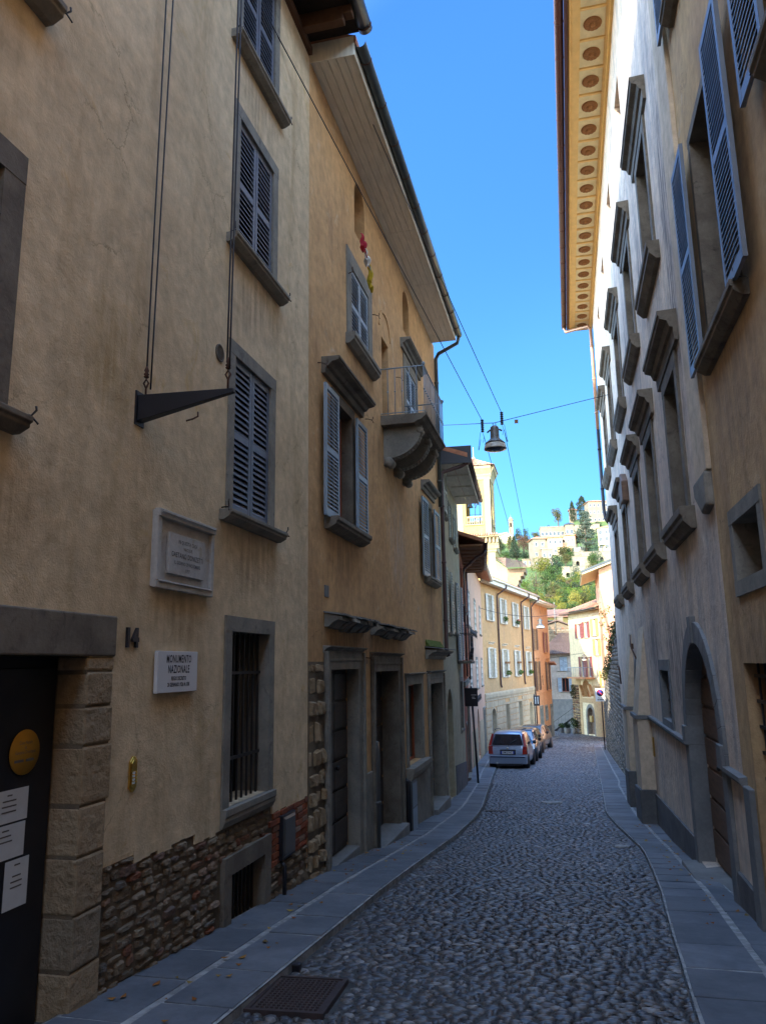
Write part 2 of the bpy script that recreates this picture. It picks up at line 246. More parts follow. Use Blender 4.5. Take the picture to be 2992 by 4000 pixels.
# ------------------------------------------------------------------ mesh builder
class Frame:
    """facade frame: u along the wall, o outwards to the street, z up (world); origin of u is u0 at point A"""
    def __init__(s, A, B, u0=0.0, zb=0.0, side=None):
        s.A = Vector((A[0], A[1])); d = (Vector((B[0], B[1])) - s.A).normalized(); s.d = d
        s.u0 = u0; s.zb = zb; s.rot = math.atan2(d.y, d.x); s.side = side
    def world(s, u, o, z):
        n = Vector((-s.d.y, s.d.x)) * s.side; p = s.A + s.d*(u-s.u0) + n*o
        return (p.x, p.y, z)
WORLD = Frame((0,0), (1,0), 0, 0, 1)
class MB:
    def __init__(s, F=WORLD, off=(0,0,0)): s.v = []; s.f = []; s.mi = []; s.F = F; s.off = off; s.cur = 0; s.sm = []; s.smooth = False
    def P(s, p):
        s.v.append((p[0]-s.F.u0-s.off[0], s.F.side*(p[1]-s.off[1]), p[2]-s.F.zb-s.off[2])); return len(s.v)-1
    def face(s, idx):
        s.f.append(idx if s.F.side > 0 else idx[::-1]); s.mi.append(s.cur); s.sm.append(s.smooth)
    def poly(s, pts): s.face([s.P(p) for p in pts])
    def box(s, u0, u1, o0, o1, z0, z1):
        p = [s.P((u, o, z)) for z in (z0, z1) for o in (o0, o1) for u in (u0, u1)]
        for f in ((0,2,3,1), (4,5,7,6), (0,1,5,4), (2,6,7,3), (0,4,6,2), (1,3,7,5)): s.face([p[i] for i in f])
    def hexa(s, c8):                       # 8 corners, bottom 4 ccw then top 4
        p = [s.P(c) for c in c8]
        for f in ((3,2,1,0), (4,5,6,7), (0,1,5,4), (1,2,6,5), (2,3,7,6), (3,0,4,7)): s.face([p[i] for i in f])
    def mold(s, u0, u1, prof, taper=0):    # profile [(o,z)..] closed loop, extruded along u
        a = [s.P((u0+taper*o, o, z)) for o, z in prof]; b = [s.P((u1-taper*o, o, z)) for o, z in prof]; n = len(prof)
        for i in range(n): s.face([a[i], a[(i+1)%n], b[(i+1)%n], b[i]])
        s.face(a[::-1]); s.face(b)
    def prism(s, pts, o0, o1):             # polygon [(u,z)..] extruded along o
        a = [s.P((u, o0, z)) for u, z in pts]; b = [s.P((u, o1, z)) for u, z in pts]; n = len(pts)
        for i in range(n): s.face([a[i], a[(i+1)%n], b[(i+1)%n], b[i]])
        s.face(a[::-1]); s.face(b)
    def tube(s, pts, r, n=6, cap=True):
        pts = [Vector(p) for p in pts]; rings = []; old = s.smooth; s.smooth = True
        rr = r if isinstance(r, (list, tuple)) else [r]*len(pts)
        for i, p in enumerate(pts):
            t = (pts[min(i+1, len(pts)-1)] - pts[max(i-1, 0)]).normalized()
            a = t.orthogonal().normalized() if i == 0 else (A - t*A.dot(t)).normalized()
            A = a; b = t.cross(a)
            rings.append([s.P(p + (a*math.cos(2*PI*k/n) + b*math.sin(2*PI*k/n))*rr[i]) for k in range(n)])
        for q, w in zip(rings, rings[1:]):
            for k in range(n): s.face([q[k], q[(k+1)%n], w[(k+1)%n], w[k]])
        if cap: s.face(rings[0][::-1]); s.face(rings[-1])
        s.smooth = old
    def lathe(s, c, prof, n=16, ax='z'):   # prof [(r,h)..]
        rings = []; old = s.smooth; s.smooth = True
        for r, h_ in prof:
            ring = []
            for k in range(n):
                a = 2*PI*k/n; x, y = r*math.cos(a), r*math.sin(a)
                ring.append(s.P({'z': (c[0]+x, c[1]+y, c[2]+h_), 'o': (c[0]+x, c[1]+h_, c[2]+y), 'u': (c[0]+h_, c[1]+x, c[2]+y)}[ax]))
            rings.append(ring)
        for q, w in zip(rings, rings[1:]):
            for k in range(n): s.face([q[k], q[(k+1)%n], w[(k+1)%n], w[k]])
        s.face(rings[0][::-1]); s.face(rings[-1]); s.smooth = old
    def grid(s, fn, nu, nv):
        idx = [[s.P(fn(i/nu, j/nv)) for i in range(nu+1)] for j in range(nv+1)]
        for j in range(nv):
            for i in range(nu): s.face([idx[j][i], idx[j][i+1], idx[j+1][i+1], idx[j+1][i]])
    def build(s, name, mats, parent=None, smooth=None, bevel=0):
        me = bpy.data.meshes.new(name); me.from_pydata(s.v, [], s.f)
        if not isinstance(mats, (list, tuple)): mats = [mats]
        for m_ in mats: me.materials.append(M[m_] if isinstance(m_, str) else m_)
        me.polygons.foreach_set('material_index', s.mi)
        me.polygons.foreach_set('use_smooth', s.sm if smooth is None else [smooth]*len(s.f))
        o = bpy.data.objects.new(name, me); COL.objects.link(o)
        if parent: o.parent = parent
        if bevel:
            b = o.modifiers.new('bevel', 'BEVEL'); b.width = bevel; b.segments = 2; b.limit_method = 'ANGLE'; b.angle_limit = R(40)
        return o
def tag(o, label=None, cat=None, group=None, kind=None):
    if label: o['label'] = label
    if cat: o['category'] = cat
    if group: o['group'] = group
    if kind: o['kind'] = kind
    return o
def root(name, label, cat, loc=(0,0,0), rz=0, group=None):
    o = bpy.data.objects.new(name, None); COL.objects.link(o); o.location = loc; o.rotation_euler = (0,0,rz)
    o.empty_display_size = .2
    return tag(o, label, cat, group)
def copy_tree(o, parent=None):
    c = o.copy(); COL.objects.link(c)
    if parent: c.parent = parent
    for ch in list(o.children): copy_tree(ch, c)
    return c
def text_mesh(s, size, xs=1.0, bold=0.0, spacing=1.0):
    cu = bpy.data.curves.new('t', 'FONT'); cu.body = s; cu.size = size; cu.align_x = 'CENTER'; cu.align_y = 'CENTER'
    cu.offset = bold; cu.space_character = spacing; cu.extrude = 0.0; cu.resolution_u = 2
    ob = bpy.data.objects.new('t', cu); COL.objects.link(ob)
    dg = bpy.context.evaluated_depsgraph_get(); me = bpy.data.meshes.new_from_object(ob.evaluated_get(dg))
    v = [(p.co.x*xs, p.co.y) for p in me.vertices]; f = [list(p.vertices) for p in me.polygons]
    bpy.data.objects.remove(ob); bpy.data.curves.remove(cu); bpy.data.meshes.remove(me)
    return v, f
def add_text(mb, s, size, u, o, z, xs=1, bold=0, spacing=1, flip=1, ext=0):
    """lettering in the u-z plane; flip=-1 where u runs right to left for the reader"""
    v, f = text_mesh(s, size, xs, bold, spacing)
    ids = [mb.P((u + flip*x, o, z + y)) for x, y in v]
    for q in f: mb.face([ids[i] for i in q])
    if ext:
        ed = {}
        for q in f:
            for a, c in zip(q, q[1:]+q[:1]): ed[(a, c)] = ed.get((a, c), 0)+1
        bk = [mb.P((u + flip*x, o-ext, z + y)) for x, y in v]
        for a, c in ed:
            if (c, a) not in ed: mb.face([ids[a], bk[a], bk[c], ids[c]])

# ------------------------------------------------------------------ facade pieces
def arc(uc, zc, r, a0, a1, n): return [(uc + r*math.cos(a0+(a1-a0)*i/n), zc + r*math.sin(a0+(a1-a0)*i/n)) for i in range(n+1)]
def wall(mb, u0, u1, z0, z1, ops, mrev=0, rev=True):
    """face at o=0 with openings (ua,ub,za,zb,arch,recess): front cells, spandrels and reveals"""
    us = sorted({u0, u1, *[x for p in ops for x in p[:2] if u0 < x < u1]}); zs = sorted({z0, z1, *[x for p in ops for x in p[2:4] if z0 < x < z1]})
    for i in range(len(us)-1):
        for j in range(len(zs)-1):
            uc, zc = (us[i]+us[i+1])/2, (zs[j]+zs[j+1])/2
            if any(p[0] < uc < p[1] and p[2] < zc < p[3] for p in ops): continue
            mb.poly([(us[i],0,zs[j]), (us[i+1],0,zs[j]), (us[i+1],0,zs[j+1]), (us[i],0,zs[j+1])])
    for ua, ub, za, zb, ar, rec in ops:
        base = mb.cur; mb.cur = mrev
        if ar:
            rr = (ub-ua)/2; uc = (ua+ub)/2; zc = zb-rr; top = arc(uc, zc, rr, 0, PI, 14)
            mb.cur = base
            for k in range(14):
                p, q = top[k], top[k+1]; mb.poly([(p[0],0,p[1]), (p[0],0,zb), (q[0],0,zb), (q[0],0,q[1])])
            mb.cur = mrev
            loop = [(ub, za)] + top + [(ua, za)]
        else: loop = [(ub,za), (ub,zb), (ua,zb), (ua,za)]
        if not rev: mb.cur = base; continue
        for p, q in zip(loop, loop[1:]+loop[:1]): mb.poly([(p[0],0,p[1]), (p[0],-rec,p[1]), (q[0],-rec,q[1]), (q[0],0,q[1])])
        mb.cur = base
def leaf(mb, u0, u1, z0, z1, o, sl=.045, fr=.055, mid=.5, th=.035):
    """louvred shutter leaf lying in the plane o..o+th"""
    mb.box(u0, u0+fr, o, o+th, z0, z1); mb.box(u1-fr, u1, o, o+th, z0, z1)
    zm = z0 + (z1-z0)*mid
    for a, b in ((z0, z0+fr*1.5), (zm-fr*.6, zm+fr*.6), (z1-fr*1.3, z1)): mb.box(u0+fr, u1-fr, o+.002, o+th-.002, a, b)
    for a, b in ((z0+fr*1.5, zm-fr*.6), (zm+fr*.6, z1-fr*1.3)):
        n = max(2, int((b-a)/sl)); d = (b-a)/n; ua, ub = u0+fr, u1-fr
        for k in range(n):
            z = a + k*d + random.uniform(-.035,.035)*d; t = d*.22
            mb.hexa([(ua,o+th*.95,z), (ub,o+th*.95,z), (ub,o+.003,z+d*.78), (ua,o+.003,z+d*.78),
                     (ua,o+th*.95,z+t), (ub,o+th*.95,z+t), (ub,o+.003,z+d*.78+t), (ua,o+.003,z+d*.78+t)])
def hookbit(mb, u, z, s=1):
    mb.tube([(u,0,z), (u+.02*s,.05,z), (u+.06*s,.10,z-.01), (u+.09*s,.11,z+.03), (u+.085*s,.11,z+.055)], .007, 5)
    mb.tube([(u+.06*s,.10,z-.01), (u+.10*s,.12,z-.05)], .006, 5)
SILLP = lambda p, h_: [(-.02,0), (p,0), (p,-h_*.35), (p*.85,-h_*.45), (p*.85,-h_*.65), (p*.35,-h_), (-.02,-h_)]
HOODP = lambda p, h_: [(-.02,0), (p*.22,0), (p*.25,h_*.42), (p*.42,h_*.46), (p*.55,h_*.66), (p*.9,h_*.74), (p*.93,h_*.84), (p,h_*.86), (p,h_), (-.02,h_*1.03)]
class Bld:
    def __init__(s, name, label, cat, F, group=None):
        s.F = F; s.ops = []; p = F.A
        s.r = root(name, label, cat, (p.x, p.y, F.zb), F.rot, group)
    def mb(s): return MB(s.F)
    def part(s, name, mat, fn, parent=None, bevel=0, smooth=None):
        b = s.mb(); fn(b); return b.build(name, mat, parent or s.r, bevel=bevel, smooth=smooth)
    def win(s, u0, u1, z0, z1, jamb=.1, so=.02, rec=.2, leafs=None, lm='shut', sl=.05, sill=(.12,.12,.1), hood=None, sm='stone',
            pane='pane', arch=False, bars=None, lw=None, frame=None, hooks=False, lgap=0, lo=None, name='window', grid=0):
        s.ops.append((u0, u1, z0, z1, arch, rec)); b = s.mb(); w = u1-u0
        if jamb:
            if arch:
                rr = w/2; uc = (u0+u1)/2; zc = z1-rr; o_, i_ = arc(uc, zc, rr+jamb, 0, PI, 14), arc(uc, zc, rr-.01, 0, PI, 14)
                for k in range(14): b.prism([i_[k], o_[k], o_[k+1], i_[k+1]], -.06, so)
                b.box(u0-jamb, u0+.01, -.06, so, z0, zc); b.box(u1-.01, u1+jamb, -.06, so, z0, zc)
            else:
                b.box(u0-jamb, u0+.008, -rec+.01, so, z0, z1-.008); b.box(u1-.008, u1+jamb, -rec+.01, so, z0, z1-.008)
                b.box(u0-jamb, u1+jamb, -rec+.01, so+.003, z1-.008, z1+jamb)
                if not sill: b.box(u0-jamb, u1+jamb, -rec+.01, so+.003, z0-jamb, z0+.008)
        else: b.box(u0+.002, u1-.002, -rec-.03, -rec-.005, z0, z0+.06)
        wo = b.build(name, sm, s.r)
        if pane:
            b = s.mb(); fw = .05
            b.poly([(u0,-rec,z0), (u1,-rec,z0), (u1,-rec,z1), (u0,-rec,z1)]); b.build('pane', pane, wo)
            if frame:
                b = s.mb(); uc = (u0+u1)/2
                for a, c in ((u0, u0+fw), (u1-fw, u1), (uc-fw*.6, uc+fw*.6)): b.box(a, c, -rec+.004, -rec+.05, z0, z1)
                for a, c in ((z0, z0+fw), (z1-fw, z1)): b.box(u0+fw, u1-fw, -rec+.005, -rec+.045, a, c)
                for g in range(grid): zz = z0+(z1-z0)*(g+1)/(grid+1); b.box(u0+fw, u1-fw, -rec+.006, -rec+.04, zz-.015, zz+.015)
                b.build('frame', frame, wo)
        if sill:
            b = s.mb(); e, p, hh = sill; b.mold(u0-jamb-e, u1+jamb+e, [(o, z0+z) for o, z in SILLP(p, hh)]); b.build('sill', sm, wo, bevel=.006)
        if hood:
            b = s.mb(); e, p, hh, dz = hood; b.mold(u0-jamb-e, u1+jamb+e, [(o, z1+jamb+dz+z) for o, z in HOODP(p, hh)]); b.build('hood', sm, wo)
        if leafs == 'closed':
            uc = (u0+u1)/2; oo = -.03 if lo is None else lo
            for a, c in ((u0+.01, uc-.006), (uc+.006, u1-.01)):
                b = s.mb(); leaf(b, a, c, z0+.01, z1-.01, oo, sl); b.build('shutter', lm, wo)
        elif leafs == 'open':
            lw = lw or w/2; oo = so+.03 if lo is None else lo
            for a, c in ((u0-lw-lgap, u0-lgap-.01), (u1+lgap+.01, u1+lw+lgap)):
                b = s.mb(); leaf(b, a, c, z0-.02, z1+.02, oo, sl); b.build('shutter', lm, wo)
        if bars:
            b = s.mb(); nb, nh = bars
            for k in range(nb): u = u0+w*(k+.5)/nb; b.box(u-.009, u+.009, -.10, -.082, z0, z1)
            for k in range(nh): z = z0+(z1-z0)*(k+.5)/nh; b.box(u0, u1, -.104, -.078, z-.014, z+.014)
            b.build('bar_grille', 'iron', wo)
        if hooks:
            for u, sg in ((u0-.2, -1), (u1+.2, 1)): b = s.mb(); hookbit(b, u, z0+.02, sg); b.build('shutter_hook', 'iron', wo)
        return wo
    def door(s, u0, u1, z0, z1, jamb=.2, so=.03, rec=.35, arch=False, dm='door', sm='stone', planks=5, name='door', frame_mold=True, handle=True, lattice=None):
        s.ops.append((u0, u1, z0, z1, arch, rec)); b = s.mb()
        b.poly([(u0,-rec,z0), (u1,-rec,z0), (u1,-rec,z1), (u0,-rec,z1)])
        n = planks; hh = (z1-z0-.1)/n
        for k in range(n):
            za = z0+.05+k*hh
            for a, c in ((u0+.05, (u0+u1)/2-.01), ((u0+u1)/2+.01, u1-.05)):
                b.box(a, c, -rec+.002, -rec+.03, za+.02, za+hh-.02)
        d = b.build(name, dm, s.r, bevel=.006)
        if jamb:
            b = s.mb()
            if arch:
                rr = (u1-u0)/2; uc = (u0+u1)/2; zc = z1-rr; o_, i_ = arc(uc, zc, rr+jamb, 0, PI, 16), arc(uc, zc, rr-.012, 0, PI, 16)
                for k in range(16): b.prism([i_[k], o_[k], o_[k+1], i_[k+1]], -rec+.02, so)
                b.box(u0-jamb, u0+.012, -rec+.02, so, z0-.3, zc); b.box(u1-.012, u1+jamb, -rec+.02, so, z0-.3, zc)
            else:
                b.box(u0-jamb, u0+.012, -rec+.02, so, z0-.5, z1-.012); b.box(u1-.012, u1+jamb, -rec+.02, so, z0-.5, z1-.012)
                b.box(u0-jamb, u1+jamb, -rec+.02, so+.002, z1-.012, z1+jamb)
                if frame_mold:
                    e = .05
                    b.box(u0-jamb-.02, u0-jamb+e, so-.01, so+.04, z0-.5, z1+jamb); b.box(u1+jamb-e, u1+jamb+.02, so-.01, so+.04, z0-.5, z1+jamb)
                    b.mold(u0-jamb-.04, u1+jamb+.04, [(o, z1+jamb-.02+z) for o, z in HOODP(.10, .09)])
                    b.box(u0-jamb+e, u1+jamb-e, so, so+.018, z1+jamb*.45, z1+jamb*.6)
            b.build('door_frame', sm, d, bevel=.008)
        if handle:
            b = s.mb(); b.lathe(((u0+u1)/2+.09, -rec+.05, (z0+z1)/2-.1), [(.02,-.02),(.035,0),(.03,.02),(.01,.03)], 8, 'o'); b.build('handle', 'iron', d)
        return d
    def wall(s, u0, u1, z0, z1, mat, depth=6, name='wall', revm=None, roof=True, back=True):
        b = s.mb(); b.cur = 0; wall(b, u0, u1, z0, z1, s.ops, 1 if revm else 0)
        if back:
            for u in (u0, u1): b.poly([(u,0,z0), (u,-depth,z0), (u,-depth,z1), (u,0,z1)])
            b.poly([(u0,-depth,z0), (u1,-depth,z0), (u1,-depth,z1), (u0,-depth,z1)])
            b.poly([(u0,0,z1), (u1,0,z1), (u1,-depth,z1), (u0,-depth,z1)])
        return b.build(name, [mat] + ([revm] if revm else []), s.r)
    def roof(s, u0, u1, z, over, depth=6, slope=.36, mat='tileo', th=.12):
        b = s.mb(); zr = z + (depth/2+over)*slope
        b.mold(u0, u1, [(over, z+.05), (over, z+.05+th), (-depth/2, zr+.05+th), (-depth-over*.5, z+.05+th), (-depth-over*.5, z+.05), (-depth/2, zr+.05)])
        return b.build('roof', mat, s.r)
    def gutter(s, u0, u1, o, z, r=.08, mat='gutter'):
        b = s.mb(); n = 10; b.smooth = True
        prof = [(o + r*math.cos(PI+PI*k/n), z + r*math.sin(PI+PI*k/n)) for k in range(n+1)]; pi_ = [(o + (r-.01)*math.cos(PI+PI*k/n), z+.004 + (r-.01)*math.sin(PI+PI*k/n)) for k in range(n+1)]
        b.mold(u0, u1, prof + pi_[::-1])
        g = b.build('gutter', mat, s.r); b = s.mb(); u = u0+.3
        while u < u1: b.mold(u, u+.025, [(o + (r+.006)*math.cos(PI+PI*k/n), z + (r+.006)*math.sin(PI+PI*k/n)) for k in range(n+1)] + [(p[0], p[1]) for p in prof[::-1]]); u += .9
        if b.v: b.build('gutter_clip', 'rust' if mat == 'gutter' else mat, g)
        return g
    def downpipe(s, pts, r=.05, mat='pipe', name='downpipe'):
        b = s.mb(); b.tube(pts, r, 10)
        for p, q in zip(pts, pts[1:]):
            L = abs(q[2]-p[2])
            if L > 1.2:
                n = int(L/1.6)+1
                for k in range(n):
                    t = (k+.5)/n; c = [p[i]+(q[i]-p[i])*t for i in range(3)]; b.lathe((c[0], c[1], c[2]), [(r*1.02,-.03),(r*1.25,-.025),(r*1.25,.025),(r*1.02,.03)], 10)
        return b.build(name, mat, s.r)
def rubble(mb, u0, u1, zlo, zhi, w=.2, hh=.1, dep=.05, o=0, jit=.3, nx=5, ny=4, skip=None):
    z = min(zlo(u0), zlo(u1)); zt = max(zhi(u0), zhi(u1)); mb.smooth = False
    while z < zt:
        rh = hh*random.uniform(.6, 1.5); u = u0 - random.random()*w
        while u < u1:
            rw = w*random.uniform(.5, 1.6); a, c = max(u, u0), min(u+rw, u1); um = (a+c)/2
            za, zb = max(z + random.uniform(-.012,.012), zlo(um)), min(z+rh + random.uniform(-.012,.012), zhi(um))
            if c-a > .035 and zb-za > .03 and not (skip and skip(um, (za+zb)/2)):
                ph = random.random()*9; dd = dep*random.uniform(.5, 1.25); e = random.uniform(6, 14); wj, hj = (c-a)*.10, (zb-za)*.16
                cj = [(random.uniform(-wj,wj*.3), random.uniform(-hj,hj*.3)) for _ in range(4)]; tl = random.uniform(-.35,.35); tm = random.uniform(-.3,.3)
                def fn(x, y):
                    X, Y = 2*x-1, 2*y-1; f = max(0, (1-abs(X)**e))*max(0, (1-abs(Y)**e))
                    k = 1-.13*(X*Y)**2; q = [(1-x)*(1-y), x*(1-y), (1-x)*y, x*y]
                    ju = sum(w_*j_[0]*(1 if i_%2 else -1) for i_, (w_, j_) in enumerate(zip(q, cj))); jz = sum(w_*j_[1]*(1 if i_ > 1 else -1) for i_, (w_, j_) in enumerate(zip(q, cj)))
                    n_ = math.sin(4.3*x+ph)*math.sin(3.7*y+ph*2)*.5 + math.sin(9*x+ph*3)*math.cos(8*y+ph)*.3
                    return (um + X*(c-a-.010)/2*k + ju, o + dd*f**.35*(1+tl*X*.5+tm*Y*.5+.35*n_) - .008, (za+zb)/2 + Y*(zb-za-.009)/2*k + jz)
                mb.grid(fn, nx, ny)
            u += rw
        z += rh
    mb.smooth = False

# ------------------------------------------------------------------ ground, road, pavements
RY = [-30, 0, 4.5, 8.75, 14, 19, 33, 45, 60, 68, 80, 100]; RZ = [-0.6, -1.72, -2.08, -2.43, -2.97, -3.35, -4.27, -4.95, -5.70, -6.02, -6.35, -6.6]
def road(y): return float(np.interp(y, RY, RZ))
KLY = [-8, 17, 18.7, 31, 41, 46, 60, 66]; KLX = [-2.07, -2.07, -2.15, -3.06, -3.70, -3.98, -1.95, -1.1]
KRY = [-8, 5.15, 7.7, 9.14, 10.8, 12.8, 13.6, 16.4, 18.3, 23.6, 35, 51.7, 53]; KRX = [.52, .59, .70, .78, .84, .89, .86, .66, .56, .67, .88, 1.17, 1.2]
LBY = [-8, 19, 24.7, 31.5, 46, 60, 66.5]; LBX = [-3.05, -3.05, -3.35, -4.0, -4.95, -2.8, -1.8]
RBY = [-8, 25.5, 27.2, 38, 53]; RBX = [1.52, 1.52, 1.66, 1.75, 1.85]
kl = lambda y: float(np.interp(y, KLY, KLX)); kr = lambda y: float(np.interp(y, KRY, KRX))
lb = lambda y: float(np.interp(y, LBY, LBX)); rb = lambda y: float(np.interp(y, RBY, RBX))
def sheet(name, mat, ys, xa, xb, dz, nx=1, kind='structure'):
    b = MB()
    for y0, y1 in zip(ys, ys[1:]):
        for i in range(nx):
            t0, t1 = i/nx, (i+1)/nx
            b.poly([(xa(y0)+(xb(y0)-xa(y0))*t0, y0, road(y0)+dz), (xa(y0)+(xb(y0)-xa(y0))*t1, y0, road(y0)+dz),
                    (xa(y1)+(xb(y1)-xa(y1))*t1, y1, road(y1)+dz), (xa(y1)+(xb(y1)-xa(y1))*t0, y1, road(y1)+dz)])
    return tag(b.build(name, mat), kind=kind)
ys = [-12 + i*1.0 for i in range(93)]
ys = [-18, -15] + ys
sheet('road', 'bed', ys, lambda y: lb(y)-.4 if y < 60 else -9, lambda y: rb(y)+.6 if y < 53 else 7, .040)
b = MB(); s_ = 1500
b.poly([(-s_,-s_,-9), (s_,-s_,-9), (s_,s_,-9), (-s_,s_,-9)]); tag(b.build('ground', 'grnd'), kind='structure')
# river pebbles set crosswise in the roadway
def pebbles():
    ring = 7; tv = []
    for rr, zz in ((1.0, -.25), (.86, .45), (.5, .86)):
        for k in range(ring): a = 2*PI*k/ring; tv.append((rr*math.cos(a), rr*math.sin(a), zz))
    tv.append((0, 0, 1.0)); tv = np.array(tv); tf = []
    for r_ in range(2):
        for k in range(ring): tf.append((r_*ring+k, r_*ring+(k+1)%ring, (r_+1)*ring+(k+1)%ring, (r_+1)*ring+k))
    tt = [(2*ring+k, 2*ring+(k+1)%ring, 3*ring) for k in range(ring)]
    C = []; y = 3.2
    while y < 80:
        g = 1.0 if y < 16 else (1.2 if y < 30 else (1.7 if y < 46 else 2.6))
        dy = .052*g; x0 = kl(y) if y < 62 else max(-6.5, -1.1-(y-62)*.9); x1 = kr(y) if y < 52.5 else min(4.5, 1.2+(y-52.5)*.2)
        x = x0 + random.random()*.07; first = True
        while x < x1:
            edge = (x1-x) < .28 or (x-x0) < .12
            L = random.choice((.06,.08,.10,.12))*random.uniform(.8,1.2)*g*(1.15 if edge else 1); wd = random.uniform(.022, .036)*g
            if random.random() < .08: L *= .6; wd *= 1.25
            if not (-2.13 < x < -1.58 and 4.84 < y < 5.58):
                C.append((x+L/2, y+random.uniform(-.013,.013)*g, L/2*.98, wd*random.uniform(.85,1.1), random.gauss(0, .07 if edge else .13), random.uniform(.009, .016)*min(g,1.3), random.gauss(0,.06), random.gauss(0,.09)))
            x += L + random.uniform(.002, .014)*g
        y += dy
    C = np.array(C); n = len(C); zc = np.interp(C[:,1], RY, RZ)
    nz = (np.sin(C[:,0]*2.1+C[:,1]*1.3)+np.sin(C[:,0]*.9-C[:,1]*2.3))*.003
    V = np.empty((n, len(tv), 3)); jit = 1 + rng.normal(0, .08, (n, len(tv)))
    px = tv[None,:,0]*C[:,2:3]*jit; py = tv[None,:,1]*C[:,3:4]*jit; pz = .055 + tv[None,:,2]*C[:,5:6] + px*C[:,6:7] + py*C[:,7:8]
    ca, sa = np.cos(C[:,4:5]), np.sin(C[:,4:5])
    V[:,:,0] = C[:,0:1] + px*ca - py*sa; V[:,:,1] = C[:,1:2] + px*sa + py*ca; V[:,:,2] = (zc+nz)[:,None] - .010 + pz
    nv = len(tv); base = (np.arange(n)*nv)[:,None]
    q = (np.array(tf).reshape(1,-1) + base).reshape(-1); t = (np.array(tt).reshape(1,-1) + base).reshape(-1)
    me = bpy.data.meshes.new('cobblestones'); me.vertices.add(n*nv); me.vertices.foreach_set('co', V.reshape(-1))
    nq, nt_ = n*len(tf), n*len(tt); me.loops.add(len(q)+len(t)); me.loops.foreach_set('vertex_index', np.concatenate([q, t]).astype(np.int32))
    me.polygons.add(nq+nt_); st = np.concatenate([np.arange(nq)*4, nq*4+np.arange(nt_)*3]).astype(np.int32)
    me.polygons.foreach_set('loop_start', st); me.polygons.foreach_set('use_smooth', np.ones(nq+nt_, dtype=bool))
    me.update(calc_edges=True); me.validate(); me.materials.append(M['pebble'])
    o = bpy.data.objects.new('cobblestones', me); COL.objects.link(o)
    return tag(o, 'river pebbles set on edge across the roadway', 'cobblestones', kind='stuff')
pebbles()
def slabs(b, xa, xb, y0, y1, step, z, gap=.024, jx=.006):
    y = y0
    while y < y1:
        st = step*random.uniform(.75, 1.3); ye = min(y+st, y1); j = random.uniform(-.004,.004)
        a0, c0, a1, c1 = xa(y)+gap, xb(y)-gap, xa(ye)+gap, xb(ye)-gap; ya, yb = y+gap*.6, ye-gap*.6
        sk = random.uniform(-.012,.012); a0 += random.uniform(0,.012); c0 -= random.uniform(0,.012); a1 += random.uniform(0,.012); c1 -= random.uniform(0,.012)
        b.hexa([(a0,ya,road(ya)-.1), (c0,ya+sk,road(ya)-.1), (c1,yb+sk,road(yb)-.1), (a1,yb,road(yb)-.1),
                (a0,ya,road(ya)+z+j), (c0,ya+sk,road(ya)+z+j), (c1,yb+sk,road(yb)+z-j), (a1,yb,road(yb)+z-j)])
        y = ye
def pavement(name, xa, xm, xb, y0, y1, st1, st2):
    yy = [y0 + i*.8 for i in range(int((y1-y0)/.8)+1)] + [y1]; b = MB(); z = .093
    for p, q in zip(yy, yy[1:]):
        b.poly([(xa(p)+.01,p,road(p)+z), (xb(p)-.01,p,road(p)+z), (xb(q)-.01,q,road(q)+z), (xa(q)+.01,q,road(q)+z)])
        for x in (xa, xb): b.poly([(x(p),p,road(p)+z), (x(q),q,road(q)+z), (x(q),q,road(q)-.1), (x(p),p,road(p)-.1)])
    o = tag(b.build(name, 'joint'), kind='structure')
    b = MB(); slabs(b, xa, xm, y0, y1, st1, .1); slabs(b, xm, xb, y0+.2, y1, st2, .1)
    s2 = b.build('paving_slabs', 'slab', o, bevel=.004); return o
pavement('pavement_left', lb, lambda y: lb(y)+(kl(y)-lb(y))*.48, kl, -6, 65.5, .85, .8)
pavement('pavement_right', kr, lambda y: kr(y)+(rb(y)-kr(y))*.64, rb, -6, 53, .55, 1.1)

# cast-iron cover and lesser lids
def cover(cx, cy, w, d, rz, label, nx, ny, name='drain_cover'):
    b = MB(); b.box(-w/2, w/2, -d/2, d/2, -.06, .004)
    for f in ((-w/2,-w/2+.03,-d/2,d/2), (w/2-.03,w/2,-d/2,d/2), (-w/2+.03,w/2-.03,-d/2,-d/2+.03), (-w/2+.03,w/2-.03,d/2-.03,d/2)): b.box(*f, .0042, .012)
    for i in range(nx):
        for j in range(ny):
            x = -w/2+.05+(w-.1)*(i+.5)/nx; y = -d/2+.05+(d-.1)*(j+.5)/ny; e = .4*(w-.1)/nx
            b.hexa([(x-e,y,.004), (x,y-e,.004), (x+e,y,.004), (x,y+e,.004), (x-e*.6,y,.012), (x,y-e*.6,.012), (x+e*.6,y,.012), (x,y+e*.6,.012)])
    o = b.build(name, 'cover'); o.location = (cx, cy, road(cy)+.060); o.rotation_euler = (math.atan2(road(cy+.5)-road(cy-.5), 1), 0, rz)
    return tag(o, label, 'drain cover')
cover(-1.83, 5.20, .50, .70, .06, 'large rusty checkered iron cover in the cobbles at the bottom left', 13, 14)
cover(-1.80, 18.2, .55, .26, 0, 'narrow iron gully cover beside the left kerb', 8, 4)
for x, y, w, l in ((.62, 13.3, .26, 'small pale round-cornered lid near the right kerb'), (-.63, 20.4, .52, 'pale flat lid in the middle of the roadway')):
    b = MB(); b.lathe((0,0,0), [(w/2,-.03),(w/2,.016),(w/2-.02,.018),(w/2-.03,.012),(.02,.014),(.01,.018)], 20)
    o = b.build('manhole_lid', 'joint'); o.location = (x, y, road(y)+.065); o.rotation_euler = (math.atan2(road(y+.5)-road(y-.5), 1), 0, 0); tag(o, l, 'manhole lid')
